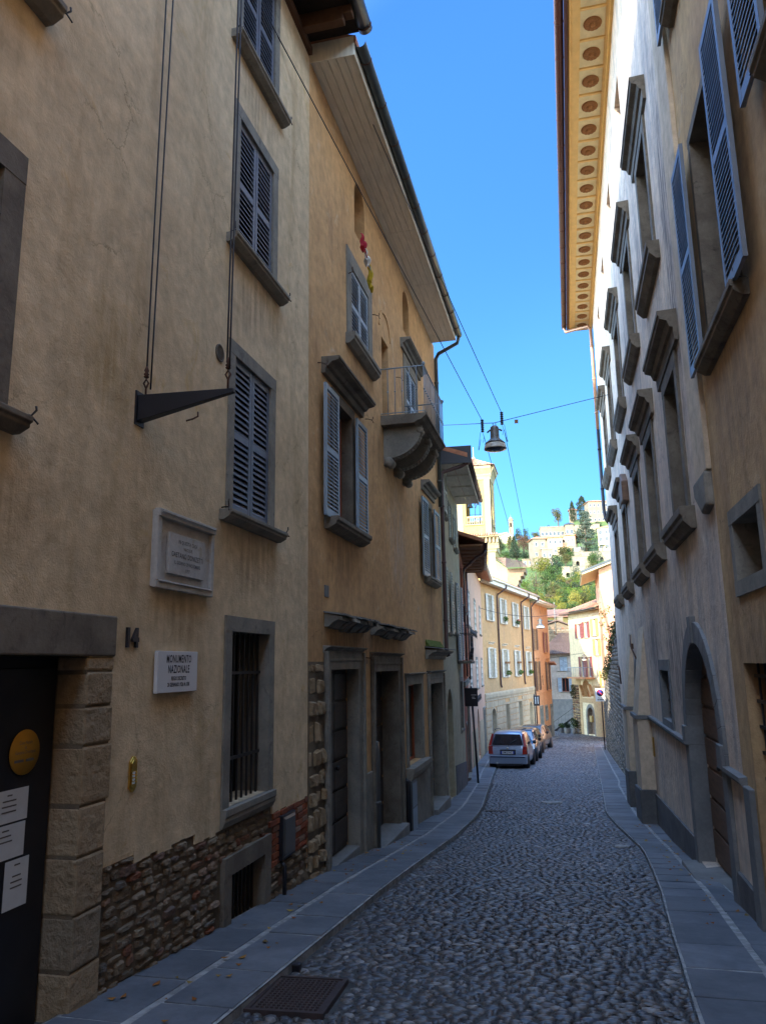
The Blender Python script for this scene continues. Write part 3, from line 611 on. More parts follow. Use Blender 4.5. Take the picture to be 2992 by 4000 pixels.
b = MB(); b.box(-.03,.03,-.03,.03,0,.07); o = b.build('kerb_stub', 'steel', bevel=.01); o.location = (-2.03, 5.72, road(5.7)+.03); tag(o, 'short black iron stub at the kerb by the checkered cover', 'iron stub')
# fallen leaves
b = MB()
for i in range(110):
    s_ = random.random()
    if i % 2: y = random.uniform(7.6, 17); x = random.uniform(1.0, 1.45)
    else: y = random.uniform(4.4, 13); x = random.uniform(-2.95, -2.3)
    e = random.uniform(.018, .045); a = random.random()*6; z = road(y)+.106; c_, d_ = math.cos(a)*e, math.sin(a)*e
    b.poly([(x+c_,y+d_,z+.012), (x-d_*.6,y+c_*.6,z), (x-c_,y-d_,z+.008), (x+d_*.6,y-c_*.6,z+.004)])
M['litter'] = island_mat('leaf_litter', [(0,(.22,.07,.02)), (.5,(.30,.14,.03)), (.8,(.35,.26,.05)), (1,(.12,.06,.03))], .8, .2, 0)
tag(b.build('fallen_leaves', 'litter'), 'dry autumn leaves scattered along the pavements by the walls', 'fallen leaves', kind='stuff')

# ------------------------------------------------------------------ LEFT: house 14
b1 = Bld('plastered_house', 'tall beige plastered house at the near left with slate-blue shutters and a rubble stone base', 'house', Frame((-3,-6), (-3,0), -6, -2.6, -1))
for z0, z1 in ((1.42, 3.0), (4.18, 5.64), (6.50, 8.0)):
    b1.win(6.55, 7.50, z0, z1, .13, .015, .16, 'closed', 'slate', .06, (.12,.13,.10), None, 'stone', hooks=True, lo=-.045)
b1.win(2.3, 3.36, 1.42, 2.86, .17, .015, .2, 'closed', 'slate', .06, (.08,.13,.10), None, 'stoned', hooks=True, lo=-.06)
b1.win(2.2, 3.40, 4.15, 5.5, .13, .015, .16, 'closed', 'slate', .06, (.08,.15,.12), None, 'stone', hooks=True, lo=-.05)
b1.win(6.6, 7.53, -1.2, .34, .13, .02, .32, None, sill=(.0,.06,.16), sm='stone', bars=(8, 2), pane='dark')
b1.win(6.68, 7.46, -2.25, -1.76, .15, .03, .35, None, sill=None, sm='stoned', bars=(9, 0), pane='dark', name='cellar_window')
d = b1.door(1.9, 4.46, -2.12, .09, 0, rec=.22, dm='steel', planks=1, handle=False)
b1.wall(-18, 8.78, -1.25, 8.5, 'b1', 4)
def low(mb):
    ops = [p for p in b1.ops if p[2] < -1.25]
    wall(mb, -18, 8.78, -2.9, -1.25, [(a, c, max(z, -2.9), min(t, -1.25), ar, r_) for a, c, z, t, ar, r_ in ops], 0, False)
    mb.v = [(v[0], v[1]+.013, v[2]) for v in mb.v]
b1.part('base_wall', 'mortar', low)
zpl = lambda u: -1.235 if u < 5.1 else (-1.30 if u < 5.95 else (-1.36 if u < 7.6 else -1.44))
b = b1.mb(); rubble(b, 4.74, 7.62, lambda u: -2.55, lambda u: zpl(u)-.01, .16, .075, .024, -.006, nx=6, ny=5, skip=lambda u, z: 6.5 < u < 7.64 and z < -1.63)
b.build('rubble_base', 'rubble', b1.r); b = b1.mb(); rubble(b, 7.62, 8.79, lambda u: -2.6, lambda u: -1.95, .2, .11, .03, -.006, nx=6, ny=5); b.build('rubble_base', 'rubble', b1.r)
b = b1.mb()
z = -1.95; k = 0
while z < -1.50:
    u = 7.62 + (k%2)*.1
    while u < 8.76: e = min(u+random.uniform(.17,.22), 8.79); b.box(u, e-.012, -.03, random.uniform(.0,.018), z, z+.052); u = e
    z += .064; k += 1
b.build('brick_patch', 'brick', b1.r, bevel=.005)
b = b1.mb()                                        # ragged lower edge of the plaster coat
u = 4.74
while u < 8.77:
    e = random.uniform(.05,.12); zz = zpl(u)
    if not 6.47 < u < 7.66: b.box(u, min(u+e, 8.775), -.03, .0012, zz + random.uniform(-.03,.01), -1.22)
    u += e
b.build('plaster_edge', 'b1', b1.r)
b = b1.mb(); z = -2.4; i = 0                       # big jamb blocks of the doorway
for hh in (.30, .34, .31, .33, .30, .36, .24, .22, .20):
    top = min(z+hh-.012, .085); b.box(4.43+random.uniform(-.006,.006), 4.72+random.choice((0,.03,.015)), -.215, .012+random.uniform(-.006,.008), z, top); z += hh
    if z > .07: break
b.build('jamb_stone', 'quoin', b1.r, bevel=.014)
b1.part('jamb_mortar', 'mortar', lambda q: q.box(4.436, 4.72, -.212, .003, -2.5, .085))
b1.part('lintel', 'stoned', lambda q: q.box(1.5, 4.735, -.22, .02, .09, .36), bevel=.012)
b1.part('threshold', 'step', lambda q: q.box(1.6, 4.43, -.22, .10, -2.4, -2.06), bevel=.015)
b = b1.mb()                                        # open eave with rafters
b.box(-6, 8.78, 0, .78, 8.55, 8.62)
b.build('eave_boards', 'raftd', b1.r)
b = b1.mb(); u = 5.2
while u < 8.7: b.prism([(u,8.34),(u+.13,8.34),(u+.13,8.55),(u,8.55)], 0, .62); b.prism([(u,8.42),(u+.13,8.42),(u+.13,8.55),(u,8.55)], .62, .74); u += .62
b.box(5, 8.75, -.02, .06, 8.3, 8.42)
b.build('rafter', 'rafter', b1.r, bevel=.012)
b1.roof(-18, 8.78, 8.58, .80, 4); b1.gutter(-6, 8.80, .80, 8.60, .10)
b = b1.mb(); b.lathe((6.22,.0,2.885), [(.085,0),(.085,.012),(.068,.014),(.065,.004),(.01,.004)], 20, 'o')
for k in range(6): b.box(6.16, 6.28, .004, .009, 2.84+k*.017, 2.848+k*.017)
b.build('vent_grille', 'stoned', b1.r)
b = b1.mb(); b.tube([(5.63,0,2.04),(5.63,.06,2.05),(5.66,.09,2.08),(5.66,.09,2.12)], .008, 5); b.build('wall_hook', 'rust', b1.r)

# things fixed to house 14
FL = lambda u0, zb: Frame((-3, u0), (-3, u0+1), u0, zb, -1)
def lroot(name, label, cat, u, z, group=None, F=None):
    F = F or FL(u, z); p = F.A; return F, root(name, label, cat, (p.x, p.y, F.zb), F.rot, group)
F, r_ = lroot('memorial_plaque', 'framed white marble plaque to Gaetano Donizetti on the beige wall', 'plaque', 5.63, .9)
b = MB(F); u0, u1, z0, z1 = 5.15, 6.11, .60, 1.20
for a in ((u0,u1,.02,.055,z0,z0+.055), (u0,u1,.02,.07,z1-.06,z1), (u0,u0+.055,.02,.058,z0+.055,z1-.06), (u1-.055,u1,.02,.058,z0+.055,z1-.06)): b.box(*a)
b.box(u0+.02, u1-.02, .075, .085, z1-.03, z1-.005); b.box(u0+.03, u1-.03, .056, .066, z0+.045, z0+.06)
b.build('frame', 'marble', r_, bevel=.006)
b = MB(F); b.box(u0+.01, u1-.01, 0, .03, z0+.01, z1-.01)
for a in ((5.33,5.36,.03,.045,.70,1.09), (5.93,5.95,.03,.045,.70,1.09), (5.33,5.95,.03,.045,1.07,1.09)): pass
b.build('back_panel', 'marble', r_)
b = MB(F); b.box(5.33, 5.93, .031, .055, .725, 1.045); pl = b.build('inscription_panel', 'marble', r_, bevel=.003)
b = MB(F)
for s_, sz, z, xs in (('IN QUESTA CASA', .042, .985, .9), ('NACQUE', .036, .935, .9), ('GAETANO DONIZETTI', .058, .878, .82), ('IL GIORNO 29 NOVEMBRE', .040, .818, .85), ('1797', .040, .765, .9)):
    add_text(b, s_, sz, 5.63, .0575, z, xs, .0006, 1.12)
b.build('lettering', 'inkg', pl)
F, r_ = lroot('marble_sign', 'clean white marble slab reading MONUMENTO NAZIONALE beside the doorway', 'sign', 5.57, -.02)
b = MB(F); b.box(5.25, 5.885, .012, .042, -.175, .135); b.build('slab', 'marblew', r_, bevel=.003)
b = MB(F)
for s_, sz, z, xs in (('MONUMENTO', .084, .074, .68), ('NAZIONALE', .084, -.004, .68), ('REGIO DECRETO', .040, -.072, .72), ('28 GENNAIO 1926 N. 338', .040, -.118, .72)):
    add_text(b, s_, sz, 5.575, .0435, z, xs, .0014, 1.10)
b.build('lettering', 'ink', r_)
F, r_ = lroot('house_number', 'dark metal figures 14 on the beige wall beside the doorway lintel', 'house number', 4.93, .215)
b = MB(F); add_text(b, '14', .18, 4.93, .020, .215, .85, .008, 1.25, ext=.02); b.build('figures', 'steel', r_)
F, r_ = lroot('doorbell_panel', 'polished brass doorbell plate with small buttons on the beige wall', 'doorbell', 5.03, -.71)
b = MB(F); pts = []
for u, z in ((-.045,-.085),(-.045,.085),(-.03,.10),(-.015,.115),(0,.122),(.015,.115),(.03,.10),(.045,.085),(.045,-.085),(.03,-.10),(.015,-.115),(0,-.122),(-.015,-.115),(-.03,-.10)): pts.append((5.03+u, -.71+z))
b.prism(pts, .0, .016); b.prism([(5.03+(u-5.03)*.75, -.71+(z+.71)*.85) for u, z in pts], .016, .022); b.build('plate', 'brass', r_, bevel=.004)
b = MB(F)
for k in range(4): b.lathe((5.052,.022,-.70-k*.022), [(.007,0),(.007,.006),(.002,.008)], 10, 'o')
b.build('button', 'brass', r_)
b = MB(F)
for k in range(4): b.box(5.005, 5.035, .0222, .025, -.707-k*.022, -.693-k*.022)
b.build('name_tag', 'paper', r_)
F, r_ = lroot('meter_box', 'slim dark metal meter door in the brick patch under the beige plaster', 'meter box', 8.07, -1.7)
b = MB(F); b.box(7.88, 8.27, -.02, .045, -1.93, -1.50); b.build('frame', 'steel', r_, bevel=.006)
b = MB(F); b.hexa([(7.905,.046,-1.91),(8.245,.046,-1.91),(8.245,.046,-1.52),(7.905,.046,-1.52),(7.93,.06,-1.885),(8.22,.06,-1.885),(8.22,.06,-1.545),(7.93,.06,-1.545)]); b.build('door', 'lampg', r_)
b = MB(F); b.tube([(7.93,.0,-1.95),(7.93,.05,-1.99),(7.93,.05,-2.45)], .022, 8); b.build('pipe', 'steel', r_)
# notices on the dark door
for u0, u1, z0, z1, mt, lab, tl, ink in ((3.88,4.20,-.85,-.67,'paper','upper greenish-white notice sheet taped to the dark door',('ORARI','apertura museo','sabato e domenica','10 - 13   15 - 18'),'inkg'),
        (3.86,4.19,-1.05,-.862,'paper','middle white notice sheet taped to the dark door',('OPENING','museum hours','10 - 13   15 - 18'),'inkg'), (4.045,4.245,-1.33,-1.065,'paper','lower lilac-white notice sheet on the dark door',('AVVISO','','biglietti','informazioni','prenotazioni'),'inkg')):
    F, r_ = lroot('door_notice', lab, 'notice', u0, z0, 'notices on the dark door', Frame((-3.185, u0), (-3.185, u0+1), u0, z0, -1))
    b = MB(F); b.box(u0, u1, 0, .003, z0, z1); b.build('sheet', mt, r_)
    b = MB(F)
    for k, t in enumerate(tl):
        if t: w_ = min(.12, .008*len(t)); b.box((u0+u1)/2-w_/2, (u0+u1)/2+w_/2, .003, .0042, z1-.034-k*.03, z1-.026-k*.03)     # too small to read in the photo
    b.build('lettering', ink, r_)
F, r_ = lroot('round_sign', 'round yellow sign with dark writing on the dark door', 'sign', 3.6, -.5, None, Frame((-3.185, 3.6), (-3.185, 4.6), 3.6, -.5, -1))
b = MB(F); b.lathe((4.14,0,-.47), [(.13,0),(.13,.006),(.01,.007)], 40, 'o'); b.build('disc', 'gold', r_)
b = MB(F)
for t, z in (('Casa Natale', -.415), ('di', -.443), ('Gaetano Donizetti', -.47)): add_text(b, t, .028, 4.14, .009, z, .85)
b.box(4.05, 4.13, .007, .0085, -.525, -.51); b.box(4.15, 4.22, .007, .0085, -.525, -.51)
b.build('lettering', 'inkg', r_)
# steel arm and its cables
F, r_ = lroot('cable_bracket', 'black tapered steel arm reaching out from the beige wall, hung from cables', 'bracket', 4.9, 1.9)
b = MB(F); b.box(4.84, 4.96, 0, .012, 1.77, 2.03); b.build('wall_plate', 'steel', r_)
b = MB(F)
b.prism([(4.895,0),(4.905,0)], 0, 0) if 0 else None
b.hexa([(4.86,.012,1.80),(4.94,.012,1.80),(4.92,.76,1.955),(4.88,.76,1.955),(4.86,.012,2.0),(4.94,.012,2.0),(4.92,.76,1.985),(4.88,.76,1.985)]); b.build('arm', 'steel', r_, bevel=.004)
b = MB(F)
for o in (.05, .71):
    b.tube([(4.9,o,1.99),(4.9,o,2.06),(4.9,o+.02,2.10),(4.9,o,2.13),(4.9,o-.02,2.10),(4.9,o,2.06)], .008, 5); b.lathe((4.9,o,2.14), [(.012,0),(.022,.01),(.012,.02),(.022,.03),(.012,.04),(.018,.06),(.008,.09)], 8)
b.build('insulator', 'rust', r_)
def cable(pts, r=.006, label='', sag=0.0, name='cable', group=None, mat='steel'):
    b = MB(); n = 14; P = [Vector(p) for p in pts]; out = []
    for a, c in zip(P, P[1:]):
        for k in range(n + 1): t = k/n; q = a.lerp(c, t); q.z -= sag*4*t*(1-t); out.append(q)
    b.tube(out, r, 5); return tag(b.build(name, mat), label, 'cable', group)
cable([(-2.95,4.9,2.14), (-2.93,4.93,8.3)], .007, 'left cable of the pair rising from the foot of the black arm')
cable([(-2.93,4.93,2.06), (-2.90,5.02,8.3)], .007, 'right cable of the pair rising from the foot of the black arm')
cable([(-2.30,4.9,2.2), (-2.265,4.90,8.3)], .007, 'left cable of the pair at the tip of the black arm')
cable([(-2.27,4.88,2.14), (-2.235,4.91,8.3)], .007, 'right cable of the pair at the tip of the black arm')

# ------------------------------------------------------------------ LEFT: house 16-18 with the balcony
b2 = Bld('orange_plaster_house', 'orange-brown plastered house with stone balcony, planked eave and three tall stone doorways', 'house', Frame((-3,8.78), (-3,19), 8.78, -3.4, -1))
b2.win(10.80, 11.88, 4.98, 6.22, .25, .02, .2, 'closed', 'shut', .06, (.05,.16,.18), None, 'stone', lo=-.03)
w = b2.win(9.86, 10.76, 1.93, 3.68, .14, .02, .20, 'open', 'shut', .05, (.30,.20,.16), (.42,.26,.22,.05), 'stoned', lw=.62, frame='redwood', lgap=.02, lo=.06)
w = b2.win(16.98, 17.72, 1.92, 3.62, .14, .02, .30, 'open', 'shut', .05, (.22,.18,.15), (.30,.20,.22,.10), 'stone', lw=.72, lgap=.06, lo=.06)
b2.win(15.05, 16.15, 4.75, 6.2, .22, .02, .2, 'closed', 'shut', .06, None, (.25,.22,.2,.03), 'stone', lo=-.03)
b2.win(11.08, 11.74, 7.0, 8.03, 0, .0, .28, None, sill=None, arch=True, pane='dark', frame='shutb')
b2.win(14.92, 15.58, 6.98, 7.98, 0, .0, .28, None, sill=None, arch=True, pane='dark')
b2.win(12.88, 13.44, 4.38, 5.95, 0, .0, .3, None, sill=None, pane='dark', frame='shutb', name='balcony_door')
b2.door(9.62, 10.98, -2.46, -.03, .22, rec=.17, planks=6, sm='stone')
b2.door(11.98, 13.66, -2.80, -.08, .22, rec=.30, planks=6, sm='stoned')
b2.win(14.50, 15.90, -1.84, -.36, .16, .03, .2, None, sill=(.08,.16,.26), hood=(.05,.1,.08,-.03), sm='stone', pane='teal', frame='redwood')
b2.door(16.86, 18.56, -3.08, -.40, .20, rec=.26, planks=6, sm='stone')
b2.wall(8.78, 19.0, -3.5, 8.30, 'b2', 7)
def hoods(q, a, c, z, seed):                        # broken, slate-covered stone hood
    random.seed(seed); n = 12
    for k in range(n):
        u, e = a+(c-a)*k/n, a+(c-a)*(k+1)/n; p = random.uniform(.20,.28); t = random.uniform(.07,.12)
        q.mold(u, e, [(-.02,z-t-.05), (.06,z-t-.04), (p*.55,z-t*.7), (p*.8,z-t*.4), (p,z-.05), (p-.01,z), (-.02,z+.05)])
for a, c, z in ((9.42, 11.34, .62), (11.78, 14.25, .60)):
    hd = b2.part('door_hood', 'stone', lambda q: hoods(q, a, c, z, int(a*10)))
    def sl(q):
        n = 9
        for k in range(n):
            u = a-.03+(c-a+.06)*k/n; e = u+(c-a+.06)/n; s = random.uniform(-.05,.03)
            q.hexa([(u,-.01,z+.055),(e+.02,-.01,z+.055),(e+.02,.29+s,z+.006),(u,.29+s,z+.012),(u,-.01,z+.075),(e+.02,-.01,z+.072),(e+.02,.29+s,z+.026),(u,.29+s,z+.034)])
    b2.part('slate_cover', 'step', sl, hd)
random.seed(21)
hd = b2.part('door_hood', 'stone', lambda q: q.mold(16.55, 19.0, [(o, .12+z*1.0) for o, z in HOODP(.26, .20)]))
b2.part('slate_cover', 'stoneb', lambda q: q.hexa([(16.5,-.01,.37),(19.0,-.01,.37),(19.0,.32,.335),(16.5,.32,.335),(16.5,-.01,.395),(19.0,-.01,.395),(19.0,.32,.355),(16.5,.32,.355)]), hd)
M['moss'] = simple('green_moss', (.10,.13,.03), .95, .1, var=.3, vs=20, bs=.8)
b2.part('moss', 'moss', lambda q: q.mold(16.6, 18.6, [(-.01,.397),(.10,.397),(.06,.45),(-.01,.56)]), hd)
for dd in ((9.4,10.98),):
    pass
b2.part('step', 'step', lambda q: q.box(11.9, 13.75, -.48, .16, -3.0, -2.66), bevel=.015)
b2.part('step', 'step', lambda q: q.box(16.8, 18.6, -.5, .14, -3.4, -2.98), bevel=.015)
b2.part('step', 'step', lambda q: q.box(9.55, 11.0, -.34, .02, -2.7, -2.44), bevel=.015)
b = b2.mb(); rubble(b, 8.785, 9.38, lambda u: -2.6, lambda u: .05, .27, .22, .07, -.02, nx=7, ny=6); b.build('quoin_stones', 'quoin', b2.r)
b2.part('quoin_bed', 'mortar', lambda q: q.box(8.79, 9.385, -.02, .006, -2.6, .06))
b2.part('stone_base', 'stone', lambda q: q.box(14.33, 16.6, -.02, .035, -3.4, -2.1), bevel=.01); b2.part('stone_base', 'stone', lambda q: q.box(11.25, 11.74, -.02, .03, -3.2, -1.55), bevel=.01)
b2.part('blind_arch', 'b2', lambda q: [q.prism([p0, p1, p2, p3], -.01, .02) for p0, p1, p2, p3 in zip(arc(13.14,6.05,.42,.1,PI-.1,12), arc(13.14,6.05,.48,.1,PI-.1,12), arc(13.14,6.05,.48,.1,PI-.1,12)[1:], arc(13.14,6.05,.42,.1,PI-.1,12)[1:])])
b = b2.mb()                                        # boarded soffit
for a, c in ((8.80, 13.3), (13.31, 15.5), (15.51, 18.62)):
    for k in range(5): o0 = .005+k*.122; b.box(a, c-.006, o0, o0+.115, 8.25, 8.275)
b.box(8.79, 8.805, 0, .63, 8.22, 8.52); b.box(8.8, 18.63, .615, .64, 8.235, 8.44); b.box(18.615, 18.63, 0, .61, 8.24, 8.44)
b.build('soffit', 'plank', b2.r)
b2.part('soffit_back', 'raftd', lambda q: q.box(8.81, 18.6, .0, .60, 8.285, 8.30))
b2.roof(8.80, 18.66, 8.36, .66, 7); b2.gutter(8.82, 18.72, .715, 8.42, .085)
b2.downpipe([(18.66,.72,8.36), (18.72,.66,8.20), (18.76,.16,7.98), (18.80,.075,7.85), (18.80,.075,3.9)], .05, 'gutter')
b = b2.mb()                                        # iron shutter stays on the wall
for u, z, s in ((9.15,3.95,1),(11.62,3.95,1),(10.62,6.0,-1),(12.2,6.05,1),(14.1,5.6,1),(11.35,.12,1)): hookbit(b, u, z, s)
b.build('wall_hook', 'rust', b2.r)
b2.downpipe([(11.80,.0,-1.14), (11.80,.06,-1.16), (11.80,.07,-1.3), (11.80,.07,-2.74)], .05, 'lampg', 'drain_pipe')
b2.downpipe([(14.12,.0,-2.02), (14.12,.06,-2.04), (14.12,.07,-2.2), (14.12,.07,-2.92)], .05, 'steel', 'drain_pipe')
# balcony
def bal_slab(q):
    q.mold(12.72, 14.90, [(0,4.18),(.60,4.18),(.66,4.22),(.74,4.24),(.80,4.30),(.83,4.31),(.83,4.35),(0,4.36)])
bal = b2.part('balcony', 'stoned', bal_slab, bevel=.006)
for u in (12.92, 13.72, 14.50):
    q = b2.mb(); pts = [(0,4.18)]; 
    n = 12; lo = []
    for k in range(n+1):
        t = k/n; a = PI/2*t; lo.append((.06+.62*math.sin(a), 3.62+.50*(1-math.cos(a))))
    prof = [(0,4.18),(0,3.50)] + lo + [(.70,4.18)]
    ids = q.mold(u, u+.20, prof)
    q.lathe((u-.015,.09,3.56), [(.01,0),(.085,.0),(.085,.23),(.01,.23)], 14, 'u')
    q.lathe((u-.01,.66,4.10), [(.01,0),(.055,.0),(.055,.22),(.01,.22)], 12, 'u')
    for k in range(13): 
        t = (k+.5)/13; a = PI/2*t; q.box(u+.05, u+.15, .06+.62*math.sin(a)-.012, .06+.62*math.sin(a)+.012, 3.60+.50*(1-math.cos(a)), 3.63+.50*(1-math.cos(a)))
    q.build('corbel', 'stone', bal)
q = b2.mb(); zt = 5.24
q.tube([(12.76,0,zt),(12.76,.79,zt),(14.86,.79,zt),(14.86,0,zt)], .014, 6); q.tube([(12.76,0,4.40),(12.76,.79,4.40),(14.86,.79,4.40),(14.86,0,4.40)], .010, 6)
for k in range(17): u = 12.76+2.10*k/16; q.tube([(u,.79,4.36),(u,.79,4.80),(u,.79,zt)], .008, 5); q.lathe((u,.79,4.80), [(.008,-.02),(.018,0),(.008,.02)], 6)
for k in range(1, 6):
    for u in (12.76, 14.86): o = .79*k/6; q.tube([(u,o,4.36),(u,o,zt)], .008, 5); q.lathe((u,o,4.80), [(.008,-.02),(.018,0),(.008,.02)], 6)
for u in (12.76, 14.86): q.lathe((u,.79,zt), [(.012,0),(.03,.02),(.032,.045),(.02,.065),(.002,.07)], 10)
q.build('railing', 'shut', bal)
for u0, z0, w_, h_ in ((9.42,.88,.17,.15),):
    b2.part('wall_plate', 'stoneb', lambda q: q.box(u0, u0+w_, 0, .012, z0, z0+h_))
F, r_ = lroot('house_number', 'small dark figures 16 on a plate between the first two stone doorways', 'house number', 11.52, .08)
b = MB(F); add_text(b, '16', .13, 11.50, .012, .07, .8, .005); b.build('figures', 'steel', r_)
F, r_ = lroot('house_number', 'small dark figures 18 to the right of the second stone doorway', 'house number', 14.1, .03)
b = MB(F); add_text(b, '18', .12, 14.12, .012, .03, .8, .005); b.build('figures', 'steel', r_)
F, r_ = lroot('utility_cabinet', 'grey metal utility cabinet standing against the wall by the drain pipe', 'utility cabinet', 14.45, -2.95)
b = MB(F); b.box(14.20, 14.66, .036, .12, -2.95, -2.05); b.build('body', 'lampg', r_, bevel=.008)
b = MB(F); b.box(14.23, 14.63, .121, .128, -2.5, -2.10); b.box(14.23, 14.63, .121, .128, -2.92, -2.53); b.build('door', 'shut', r_, bevel=.004)
# flag cloth caught on the hood
F, r_ = lroot('cloth_banner', 'red, white and yellow cloth hanging from the small arched attic window', 'banner', 11.6, 6.6)
for nm, mt, u0, u1, z0, z1 in (('red_cloth', (.45,.03,.05), 10.44, 10.68, 6.36, 6.56), ('white_cloth', (.62,.58,.52), 10.66, 10.94, 6.24, 6.42), ('yellow_cloth', (.55,.38,.03), 10.92, 11.06, 5.98, 6.28)):
    M[nm] = simple(nm, mt, .8, .2, var=.05, vs=9, bs=.3); b = MB(F); b.smooth = True
    ph = u0*3
    b.grid(lambda x, y: (u0+(u1-u0)*x + .05*y, .27+.03*math.sin(9*x+ph)+.02*math.sin(7*y), z1+(z0-z1)*y - .22*x*(z1-z0) + (.05*math.sin(12*x) if y > .9 else 0)), 8, 6)
    o = b.build(nm, nm, r_); sm = o.modifiers.new('solid', 'SOLIDIFY'); sm.thickness = .006

# ------------------------------------------------------------------ RIGHT: brown ochre house, palazzo, stone wall
FR = lambda u0, zb, x=1.48: Frame((x, u0), (x, u0+1), u0, zb, 1)
r1 = Bld('ochre_house', 'brown ochre house at the near right with big blue open shutters and a barred window', 'house', Frame((1.48,-6), (1.48,0), -6, -2.6, 1))
r1.win(6.06, 7.28, 2.82, 5.02, .09, .02, .22, 'open', 'shutd', .055, (.16,.14,.14), None, 'stoned', lw=.62, hooks=True, lo=.08)
r1.win(3.2, 4.45, 3.72, 6.0, .09, .02, .30, 'open', 'shutd', .06, (.16,.14,.14), None, 'stoned', lw=.62, hooks=True, lo=.08)
r1.win(6.06, 7.28, 6.72, 8.6, .09, .02, .22, 'open', 'shutd', .055, (.16,.14,.14), None, 'stoned', lw=.62, hooks=True, lo=.08)
r1.win(6.27, 7.20, .66, 1.18, .12, .02, .42, None, sill=None, sm='stone', pane='redwood')
r1.win(5.2, 7.42, -1.75, -.03, 0, .0, .30, None, sill=None, sm='iron', pane='dark', bars=(9, 8))
r1.wall(-18, 7.92, -2.8, 9.6, 'rb1', 7)
r1.part('corner_strip', 'stoneb', lambda q: q.box(7.5, 7.74, -.02, .05, -2.5, -1.1), bevel=.01)
r1.roof(-18, 7.92, 9.6, .6, 7)
def Rw(n): pass
r2 = Bld('palazzo', 'long worn cream palazzo on the right with grey stone window hoods and a rosette cornice', 'palazzo', Frame((1.48,7.92), (1.48,25.5), 7.92, -3.9, 1))
WC = (10.75, 13.75, 17.0, 20.2, 23.1)
for u in WC:
    r2.win(u-.52, u+.52, 5.44, 7.35, .16, .03, .34, None, sill=(.26,.17,.26), hood=(.30,.20,.36,.02), sm='stoned', pane='dark')
    if u < 23: pass
    uc = u-.55
    r2.win(uc-.45, uc+.45, 9.45, 10.42, 0, 0, .25, None, sill=None, sm='stoned', pane='pane')
WB = (9.98, 12.75, 15.2, 18.6, 21.9)
for u in WB:
    r2.win(u-.50, u+.50, 1.72, 3.52, .17, .03, .38, None, sill=(.24,.17,.26), hood=(.26,.22,.38,.02), sm='stoned', pane='dark')
r2.win(12.78, 13.90, -.93, -.14, .16, .02, .25, None, sill=None, sm='stoneb', pane='dark', bars=(3, 4))
r2.door(8.78, 11.08, -2.50, .22, .24, .04, .19, True, 'doorb', 'stoneb', 7, frame_mold=False)
r2.door(17.72, 19.35, -3.25, -.06, .14, .03, .55, True, 'door', 'stoneb', 5, name='side_door')
r2.wall(7.92, 25.5, -4.2, 11.62, 'rb2', 9)
for u in (8.58, 11.08): r2.part('impost_block', 'stoneb', lambda q: q.box(u-.02, u+.22, -.33, .075, -1.08, -.84), bevel=.008)
r2.part('threshold', 'step', lambda q: q.hexa([(8.55,-.36,-2.9),(11.3,-.36,-2.9),(11.3,.22,-2.9),(8.55,.22,-2.9),(8.55,-.36,-2.36),(11.3,-.36,-2.52),(11.3,.22,-2.54),(8.55,.22,-2.38)]), bevel=.01)
r2.part('keystone', 'stoneb', lambda q: q.prism([(9.86,.20),(10.0,.20),(10.04,.52),(9.82,.52)], -.1, .07), bevel=.006)
for a, c in ((7.75, 8.55), (11.32, 16.4)): r2.part('string_course', 'stoneb', lambda q: q.mold(a, c, [(-.01,-1.13),(.05,-1.11),(.07,-1.08),(.07,-1.04),(-.01,-1.03)]))
def slope_box(q, a, c, o, zt): 
    za, zb = zt(a), zt(c); q.hexa([(a,-.02,road(a)-.2),(c,-.02,road(c)-.2),(c,o,road(c)-.2),(a,o,road(a)-.2),(a,-.02,za),(c,-.02,zb),(c,o,zb),(a,o,za)])
r2.part('plinth', 'base', lambda q: slope_box(q, 11.33, 16.4, .035, lambda u: -2.24-.045*(u-10.7)), bevel=.006)
r2.part('plinth', 'base', lambda q: slope_box(q, 7.6, 8.52, .035, lambda u: -2.0), bevel=.006)
for a, c in ((16.35, 17.55), (19.5, 20.6)):
    def pier(q):
        q.hexa([(a,-.02,road(a)-.2),(c,-.02,road(c)-.2),(c,.27,road(c)-.2),(a,.27,road(a)-.2),(a,-.02,-1.12),(c,-.02,-1.12),(c,.26,-1.12),(a,.26,-1.12)])
        q.hexa([(a,-.02,-1.04),(c,-.02,-1.04),(c,.24,-1.04),(a,.24,-1.04),(a+.05,-.02,.7),(c-.05,-.02,.7),(c-.05,.0,.7),(a+.05,.0,.7)])
    p_ = r2.part('pier', 'pier', pier, bevel=.02)
    r2.part('pier_band', 'stoneb', lambda q: q.box(a-.03, c+.03, -.02, .30, -1.12, -1.04), p_, bevel=.006)
    r2.part('pier_base', 'base', lambda q: q.hexa([(a-.04,-.02,road(a)-.2),(c+.04,-.02,road(c)-.2),(c+.04,.32,road(c)-.2),(a-.04,.32,road(a)-.2),(a-.04,-.02,-2.42-.02*(a-16)),(c+.04,-.02,-2.5-.02*(a-16)),(c+.04,.315,-2.5-.02*(a-16)),(a-.04,.315,-2.42-.02*(a-16))]), p_, bevel=.02)
r2.part('corner_strip', 'pier', lambda q: q.box(7.925, 8.62, -.02, .05, 1.86, 11.55), bevel=.01)
r2.part('corbel_stone', 'stone', lambda q: q.prism([(7.94,1.50),(8.25,1.46),(8.60,1.68),(8.62,1.85),(7.94,1.85)], -.02, .08), bevel=.03)
r2.part('beam_stub', 'doorb', lambda q: q.prism([(17.2,3.45),(17.9,3.5),(18.2,3.95),(17.6,4.15),(17.2,3.9)], -.02, .14), bevel=.03)
b = r2.mb(); b.tube([(19.3,.05,.62),(18.75,.10,.36),(18.6,.09,.30),(18.05,.05,.06)], .018, 6); b.box(18.52,18.72,.05,.10,.28,.40); b.build('iron_brace', 'rust', r2.r)
